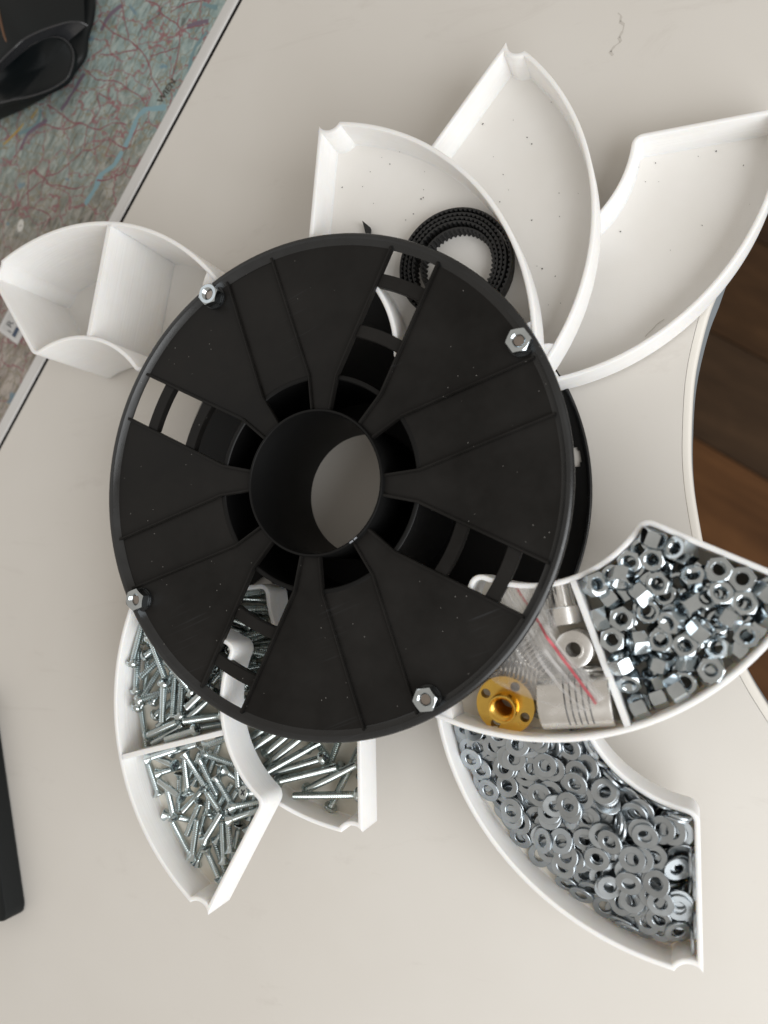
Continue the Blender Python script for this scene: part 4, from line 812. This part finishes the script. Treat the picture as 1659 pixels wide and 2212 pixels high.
CSK = [[-496,-1546,380,731,574,366,-45],[-428,-1470,380,18,176,657,733],[-578,-1366,380,507,322,-600,529],[-451,-1303,380,217,201,650,700],[-517,-1231,380,367,-455,-507,-633],[-584,-1503,380,639,676,81,-357],[-632,-1164,380,438,-80,675,588],[-596,-1177,380,731,575,-364,52],[-336,-1394,380,662,673,-91,-315],[-848,-1242,380,56,357,-580,730],[-476,-1402,380,723,520,-437,122],[-495,-1304,380,27,380,565,-732],[-329,-1209,380,427,-649,206,595],[-304,-1337,408,116,-262,-565,774],[-391,-1305,380,725,603,-316,106],[-674,-1099,400,287,761,-91,-575],[-637,-1316,380,553,-678,58,-480],[-404,-1208,394,534,223,-712,-397],[-533,-1124,380,666,-461,502,304],[-710,-1292,380,257,-181,656,686],[-468,-1462,412,627,660,-275,309],[-692,-1485,380,579,681,21,449],[-408,-1152,410,556,-648,-483,-193],[-329,-1284,400,480,726,247,-425],[-787,-1160,395,184,596,54,780],[-740,-1194,380,234,681,7,-694],[-617,-1384,407,110,199,656,720],[-767,-1124,427,689,121,-704,120],[-355,-1333,433,93,-623,-356,690],[-545,-1281,406,803,536,215,-147],[-456,-1263,420,282,-570,356,684],[-492,-1131,406,96,-516,150,838],[-545,-1204,414,713,-524,-449,-122],[-743,-1326,399,755,323,478,-312],[-437,-1413,419,739,652,-1,169],[-477,-1046,419,893,148,-424,37],[-651,-1205,418,82,285,-506,810],[-510,-1401,426,315,-97,-752,570],[-332,-1286,438,517,-358,-549,551],[-425,-1555,406,830,379,-376,164],[-502,-1302,431,75,-252,472,842],[-605,-1182,421,381,87,-701,-597],[-731,-1272,416,697,-139,581,-396],[-697,-1398,380,655,248,-633,-328],[-596,-1460,427,552,593,372,-453],[-363,-1167,429,313,475,-451,688],[-523,-1574,391,182,87,-618,-760],[-287,-1238,441,915,-37,-201,-347]]
LONG = [[-561,-548,204,604,-247,647,-394],[-469,-666,204,152,689,-70,-705],[-491,-470,204,635,-301,624,-341],[-584,-549,245,503,-355,563,-551],[-499,-625,204,104,-683,-117,714],[-672,-873,204,415,11,693,-590],[-622,-582,240,314,533,-476,-625],[-387,-862,204,635,300,624,342],[-426,-716,204,72,-677,-147,718],[-478,-692,239,280,623,363,634],[-508,-512,204,476,-458,520,-541],[-398,-756,204,457,-439,-536,558],[-412,-802,213,245,-554,-380,699],[-449,-627,298,301,568,547,537],[-658,-707,204,356,78,688,-627],[-508,-905,230,481,-482,-410,607],[-287,-961,204,93,476,503,715],[-587,-763,251,285,-570,-347,688],[-432,-972,204,179,-534,-442,699],[-310,-818,232,593,463,-422,-507],[-445,-646,259,130,598,99,-785],[-340,-706,274,504,347,-428,-665],[-640,-609,271,337,464,228,787],[-526,-519,245,586,-541,-467,382],[-100,-984,204,592,-693,-15,-412],[-180,-1002,245,439,-646,166,603],[-58,-1203,250,589,528,-598,-131],[75,-1044,204,721,693,-8,-9],[-12,-1013,228,431,-258,700,508],[-300,-966,248,498,-641,-57,581],[-70,-944,264,437,-696,-145,551],[-266,-1050,257,31,680,439,-586],[-317,-780,257,28,-555,-59,829],[-355,-1011,264,797,-414,345,-272],[-216,-1169,237,631,172,588,475],[-347,-1056,250,575,179,-774,198],[-236,-1136,259,99,686,266,-670],[-482,-973,267,432,-204,511,714],[-299,-843,292,11,-291,-670,-683],[-166,-1196,262,346,734,-180,-557],[-267,-1104,248,207,-548,-210,-783],[-172,-1205,204,26,666,191,721],[0,-1203,229,631,512,-548,200],[-484,-509,282,144,744,185,625],[-718,-724,227,706,-636,-86,301],[-544,-459,268,774,207,-576,-163],[-537,-1058,260,724,401,553,-96],[-177,-793,278,518,763,380,66],[-565,-806,267,675,-560,302,-373],[-66,-1271,264,43,659,130,739]]

# ------------------------------------------------------------------ loose hardware: poses (x, y, z in 0.1 mm, quaternion * 1000)
def place(data, me, name, fn, cat, group):
    for i, d in enumerate(data):
        o = bpy.data.objects.new(name, me); COL.objects.link(o)
        o.location = (d[0] * .1 * S, d[1] * .1 * S, d[2] * .1 * S)
        q = Quaternion((d[3], d[4], d[5], d[6])).normalized(); o.rotation_euler = q.to_euler()
        ax = q @ Vector((0, 0, 1))
        lab, sub = fn(Vector((d[0] * .1, d[1] * .1, d[2] * .1)), ax)
        tag(o, lab, cat, group + sub)
def local(key, p): return TM[key].inverted() @ p
def zone(key, p, split=True):
    L = local(key, p); r = math.hypot(L.x, L.y); a = math.degrees(math.atan2(L.y, L.x))
    return r, a, L.z
def nut_label(p, ax):
    r, a, z = zone('A', p)
    pose = 'hole facing up' if abs(ax.z) > .8 else ('on its side' if abs(ax.z) < .35 else 'tilted')
    w = ('against the inner wall', 'nearer the inner wall', 'mid pile', 'nearer the outer wall', 'against the outer wall')[0 if r < 55 else 1 if r < 66 else 2 if r < 77 else 3 if r < 88 else 4]
    w2 = 'beside the divider' if a < 48 else 'near the divider' if a < 57 else 'halfway along' if a < 67 else 'near the end wall' if a < 76 else 'against the end wall'
    w2 += ', on top' if z > 11 else ', low down'
    return 'hex nut %s %s %s' % (pose, w, w2), ', %s %s %s' % (pose, w, w2)
def washer_label(p, ax):
    r, a, z = zone('B', p)
    pose = 'lying flat' if abs(ax.z) > .9 else ('standing on edge' if abs(ax.z) < .4 else 'leaning')
    w = ('against the inner wall', 'nearer the inner wall', 'mid pile', 'nearer the outer wall', 'against the outer wall')[0 if r < 55 else 1 if r < 66 else 2 if r < 77 else 3 if r < 88 else 4]
    w2 = 'at the end corner' if a > 74 else 'near the end' if a > 62 else 'halfway along' if a > 48 else 'below the nut tray' if a > 30 else 'under the nut tray'
    lv = 'on top' if z > 10 else 'low down' if z < 5 else 'half buried'
    if pose == 'leaning': pose = 'tilted ' + ('left' if ax.x * (1 if ax.z > 0 else -1) < 0 else 'right')
    return 'washer %s %s %s, %s' % (pose, w, w2, lv), ', %s %s %s %s' % (pose, w, w2, lv)
def screw_label(key, kind):
    def fn(p, ax):
        r, a, z = zone(key, p)
        w = 'by the inner wall' if r < 62 else ('by the outer wall' if r > 84 else 'mid tray')
        v = Vector((ax.x, ax.y)); d = math.degrees(math.atan2(v.y, v.x)) % 360
        dr = ('right', 'top right', 'top', 'top left', 'left', 'bottom left', 'bottom', 'bottom right')[int((d + 22.5) // 45) % 8]
        top = 'on top' if z > 7 else 'at the bottom'
        return '%s with head %s, %s, %s' % (kind, dr, w, top), ', head %s %s %s' % (dr, w, top)
    return fn
nm_ = nut_mesh('hex_nut'); nm_.materials.append(M_ZN)
wm_ = washer_mesh('washer'); wm_.materials.append(M_WS)
pm_ = screw_mesh('pan_screw', 3.2, 18, 5.7, 2.1, 'pan'); pm_.materials.append(M_SC); pm_.materials.append(M_SLOT)
cm_ = screw_mesh('countersunk_screw', 2.95, 16.5, 5.4, 1.6, 'csk'); cm_.materials.append(M_SC); cm_.materials.append(M_SLOT)
lm_ = screw_mesh('long_screw', 3.3, 31, 6.0, 2.2, 'pan'); lm_.materials.append(M_SCG); lm_.materials.append(M_SLOT)
place(NUTS, nm_, 'hex_nut', nut_label, 'nut', 'loose hex nuts')
place(WASH, wm_, 'washer', washer_label, 'washer', 'loose washers')
place(PAN, pm_, 'pan_head_screw', screw_label('C', 'short pan head screw'), 'screw', 'short pan head screws')
place(CSK, cm_, 'countersunk_screw', screw_label('C', 'short countersunk screw'), 'screw', 'short countersunk screws')
place(LONG, lm_, 'long_screw', screw_label('D', 'long pan head screw'), 'screw', 'long pan head screws')
if WLOW:
    m = bmesh.new()
    for d in WLOW:
        n0 = len(m.verts); m.from_mesh(wm_); m.verts.ensure_lookup_table()
        Mx = Matrix.Translation(Vector(d[:3]) * .1 * S) @ Quaternion(d[3:7]).normalized().to_matrix().to_4x4()
        bmesh.ops.transform(m, matrix=Mx, verts=m.verts[n0:])
    me = bpy.data.meshes.new('washer_pile'); m.to_mesh(me); m.free(); me.materials.append(M_WS) if not me.materials else None
    tag(stuff(new_obj('washer_pile', me)), 'mass of washers showing through the gaps low in the washer tray', 'washers')

# ------------------------------------------------------------------ left compartment of the nut tray
FZ = 36.2
bn = thing('brass_flange_nut', 'round brass flange nut with four holes lying in the tray', 'brass nut', (73.2, -81.4, FZ))
bn.rotation_euler = (.12, -.10, .55)
# flange disc with four real holes (polar grid with openings), sleeve with threaded bore
def holed_disc(R, r_in, holes, hr, z0, z1):
    bm = bmesh.new()
    def circ(cx, cy, r, n, z, ph=0): return [bm.verts.new(((cx + r * math.cos(2 * math.pi * k / n + ph)) * S, (cy + r * math.sin(2 * math.pi * k / n + ph)) * S, z * S)) for k in range(n)]
    def ring(vs): return [bm.edges.new((vs[i], vs[(i + 1) % len(vs)])) for i in range(len(vs))]
    tops = []
    for z in (z1, z0):
        L = [circ(0, 0, R, 64, z), circ(0, 0, r_in, 32, z)] + [circ(x, y, hr, 18, z) for x, y in holes]
        E = [e for l in L for e in ring(l)]
        bmesh.ops.triangle_fill(bm, use_beauty=True, edges=E)
        tops.append(L)
    for a, b in zip(*tops):
        for i in range(len(a)): bm.faces.new((a[i], a[(i + 1) % len(a)], b[(i + 1) % len(a)], b[i]))
    bmesh.ops.recalc_face_normals(bm, faces=bm.faces)
    me = bpy.data.meshes.new('flange'); bm.to_mesh(me); bm.free(); return me
new_obj('flange', holed_disc(10.6, 4.3, [(8.0 * math.cos(k * math.pi / 2 + .5), 8.0 * math.sin(k * math.pi / 2 + .5)) for k in range(4)], 1.75, 6.2, 9.6), M_BR, bn)
pr = [(5.0, .2), (5.2, 14.4), (5.0, 14.8), (4.5, 14.8), (4.1, 14.3)]
for k in range(9): pr += [(4.1, 14.0 - k * 1.5), (3.4, 13.3 - k * 1.5)]
pr += [(4.2, .2)]
new_obj('sleeve', MB().lathe(pr, 40).mesh('sleeve', True, 35), M_BR, bn)

def pulley(nm, lab, loc, rot, stand):
    r = thing(nm, lab, 'pulley', loc); r.rotation_euler = rot
    prof_c = [(2.5, 0), (6.3, 0), (6.6, .3), (6.6, 6.2), (6.3, 6.5), (2.5, 6.5)]
    new_obj('collar', MB().lathe(prof_c, 48).mesh('collar', True, 40), M_AL, r)
    m = MB(); n = 16; ring = []
    for k in range(n):
        for da, rr in ((0, 4.95), (.16, 4.95), (.20, 4.2), (.34, 4.2)):
            a = 2 * math.pi * (k / n) + da; ring.append((rr * math.cos(a), rr * math.sin(a)))
    inner = [(2.5 * math.cos(2 * math.pi * k / len(ring)), 2.5 * math.sin(2 * math.pi * k / len(ring))) for k in range(len(ring))]
    L = [[(x, y, 6.5) for x, y in ring], [(x, y, 14.8) for x, y in ring]]
    m.loops(L, caps=False); new_obj('toothed_drum', m.mesh('toothed_drum', True, 25), M_AL, r)
    new_obj('end_flange', MB().lathe([(2.5, 14.8), (6.2, 14.8), (6.4, 15.0), (6.4, 15.7), (6.1, 15.9), (3.4, 15.9), (3.3, 16.2), (2.6, 16.2), (2.5, 15.9)], 48).mesh('end_flange', True, 40), M_AL, r)
    g = new_obj('grub_screw', MB().lathe([(.01, 0), (1.25, 0), (1.35, .12), (.01, .12)], 16, closed=False).mesh('grub_screw'), M_SLOT, r)
    g.rotation_euler = (0, math.radians(90), math.radians(stand)); a = math.radians(stand); g.location = (6.56 * math.cos(a) * S, 6.56 * math.sin(a) * S, 3.2 * S)
    return r
# lying pulley: its axis points up the picture
pulley('belt_pulley', 'aluminium toothed pulley lying on its side by the divider', (94.4, -53.8, FZ + 6.7), (math.radians(-90), 0, math.radians(10)), 165)
pulley('belt_pulley', 'aluminium pulley standing on its collar with its bore facing up', (98.4, -58.4 - 3.2, FZ + .1), (.0, .0, .4), 250)

def cyl_x(nm, prof, mt, parent, seg=48):
    o = new_obj(nm, MB().lathe(prof, seg).mesh(nm, True, 40), mt, parent); return o
cp = thing('shaft_coupler', 'aluminium shaft coupler with five dark spiral slits lying on its side', 'coupler', (86.1, -81.0, FZ + 9.6))
cp.rotation_euler = (0, math.radians(90), math.radians(6.5))
cyl_x('coupler_body', [(3.2, 0), (9.1, 0), (9.5, .4), (9.5, 24.2), (9.1, 24.6), (3.2, 24.6)], M_AL, cp)
for k in range(5):
    pts = []
    for i in range(25):
        a = math.radians(-20 + 250 * i / 24); pts.append((9.42 * math.cos(a), 9.42 * math.sin(a), 8.2 + k * 2.0 + 1.9 * i / 24))
    new_obj('spiral_slit', MB().tube(pts, .26, 6).mesh('spiral_slit'), M_SLOT, cp)
c2 = thing('metal_sleeve', 'plain aluminium sleeve half hidden beside the divider', 'sleeve', (100.9, -71.6, FZ + 4.2)); c2.rotation_euler = (0, math.radians(90), math.radians(4))
cyl_x('sleeve_body', [(2.0, 0), (3.9, 0), (4.1, .2), (4.1, 8.6), (3.9, 8.8), (2.0, 8.8)], M_AL, c2, 32)
def spring(lab, a, b, R, w, turns):
    A = Vector(a); B_ = Vector(b); ax = (B_ - A); Lg = ax.length; ax.normalize(); u = ax.cross(Vector((0, 0, 1))).normalized(); v = ax.cross(u); pts = []
    n = turns * 16
    for i in range(n + 1):
        t = i / n; g = 2 * math.pi * turns * t; pts.append(A + ax * (Lg * t) + u * (R * math.cos(g)) + v * (R * math.sin(g)))
    o = new_obj('coil_spring', MB().tube(pts, w, 6).mesh('coil_spring', True), M_ST); tag(o, lab, 'spring'); return o
spring('steel coil spring inside the zip bag, the one nearer the brass nut', (69.0, -68.7, 41.0), (86.0, -72.9, 40.8), 3.9, .55, 11)
spring('steel coil spring inside the zip bag, the one nearer the pulley', (77.6, -59.5, 41.0), (87.2, -71.2, 41.0), 3.7, .5, 10)

# clear zip bag: a crumpled film with a welded ridge and the red line
BAG = [[[86.5, -38.9, 48], [89.6, -48.7, 48], [94.8, -59.0, 48.5], [101.9, -69.0, 50], [109.7, -76.1, 52]], [[78.6, -40.7, 52], [85.8, -51.8, 52], [92.5, -61.2, 52], [100.0, -70.6, 53.5], [106.4, -78.5, 57]], [[74.8, -40.9, 52], [82.1, -55.1, 52], [87.6, -65.4, 52], [94.8, -74.8, 53], [103.3, -81.1, 57]], [[70.8, -42.7, 49], [76.2, -60.5, 48], [79.5, -69.3, 48], [87.5, -77.2, 52.5], [101.1, -81.7, 57.5]], [[67.7, -46.5, 47], [67.2, -62.6, 46], [67.7, -72.9, 46.5], [78.5, -77.4, 52], [98.0, -81.7, 57.5]]]
M_FILM, t, p = mat('clear_film', (.84, .83, .82), .18, 0, .6)
p.inputs['Alpha'].default_value = .30
ov = objvec(t); w1 = noise_n(t, 1.0, 3, .5, dirvec(t, -1.0, 28, 150), .9)
t.links.new(ramp(t, w1.outputs['Fac'], [(.35, (.12, .12, .12)), (.55, (.26, .26, .26)), (.7, (.5, .5, .5))]).outputs['Color'], p.inputs['Alpha']); bump(t, p, w1.outputs['Fac'], .6, .002)
M_RED, t, p = mat('red_zip', (.62, .09, .12), .4); p.inputs['Alpha'].default_value = .8
M_ZIP, t, p = mat('zip_ridge', (.82, .81, .81), .3); p.inputs['Alpha'].default_value = .3
bag = thing('zip_bag', 'crumpled clear zip bag with a red line lying over the springs', 'bag', (0, 0, 0))
def cat(a, b, c, d, u): return .5 * ((2 * b) + (c - a) * u + (2 * a - 5 * b + 4 * c - d) * u * u + (3 * b - a - 3 * c + d) * u ** 3)
def under(q, z):
    """the film stays below the flange where it slips under it"""
    r = math.hypot(q.x, q.y)
    return min(z, 50.0 + max(0.0, (r - 102.0)) * .8)
def surf(u, v):
    """u along the zip 0..4, v across 0..4"""
    def row(j):
        P = [Vector(q) for q in BAG[j]]; i = min(int(u), 3); f = u - i
        return cat(P[max(i - 1, 0)], P[i], P[i + 1], P[min(i + 2, 4)], f)
    R = [row(j) for j in range(5)]; i = min(int(v), 3); f = v - i
    return cat(R[max(i - 1, 0)], R[i], R[i + 1], R[min(i + 2, 4)], f)
for name, dz, seed in (('film', 0, 1.3), ('film', -2.2, 7.7)):
    nu, nv = 72, 44; vs = []
    for i in range(nu + 1):
        for j in range(nv + 1):
            u, v = 4 * i / nu, 4 * j / nv; q = surf(u, v)
            k = noise.noise(Vector((u * .9, v * 2.6, seed))) * 1.5 + abs(noise.noise(Vector((u * .8 + v, v * 3.2, seed + 4)))) * 2.2
            vs.append((q.x + .3 * k, q.y, under(q, q.z + k + dz)))
    w_ = nv + 1
    fs = [(i * w_ + j, (i + 1) * w_ + j, (i + 1) * w_ + j + 1, i * w_ + j + 1) for i in range(nu) for j in range(nv)]
    me = mesh_from(name, vs, fs, True); new_obj(name, me, M_FILM, bag)
def strip_on(name, v0, v1, mt, dz, u1=4.0):
    vs = []; n = 60
    for i in range(n + 1):
        u = u1 * i / n
        for v in (v0, v1):
            q = surf(u, v); k = noise.noise(Vector((u * .9, v0 * 2.6, 1.3))) * 1.3 + .9 * noise.noise(Vector((u * 3.1, v0, 5.5))); vs.append((q.x, q.y, under(q, q.z + k + dz)))
    new_obj(name, mesh_from(name, vs, [(2 * i, 2 * i + 1, 2 * i + 3, 2 * i + 2) for i in range(n)], True), mt, bag)
strip_on('red_line', .93, 1.13, M_RED, 1.9)
for v0 in (.6, 1.42, 1.95): strip_on('zip_ridge', v0, v0 + .16, M_ZIP, 2.0)
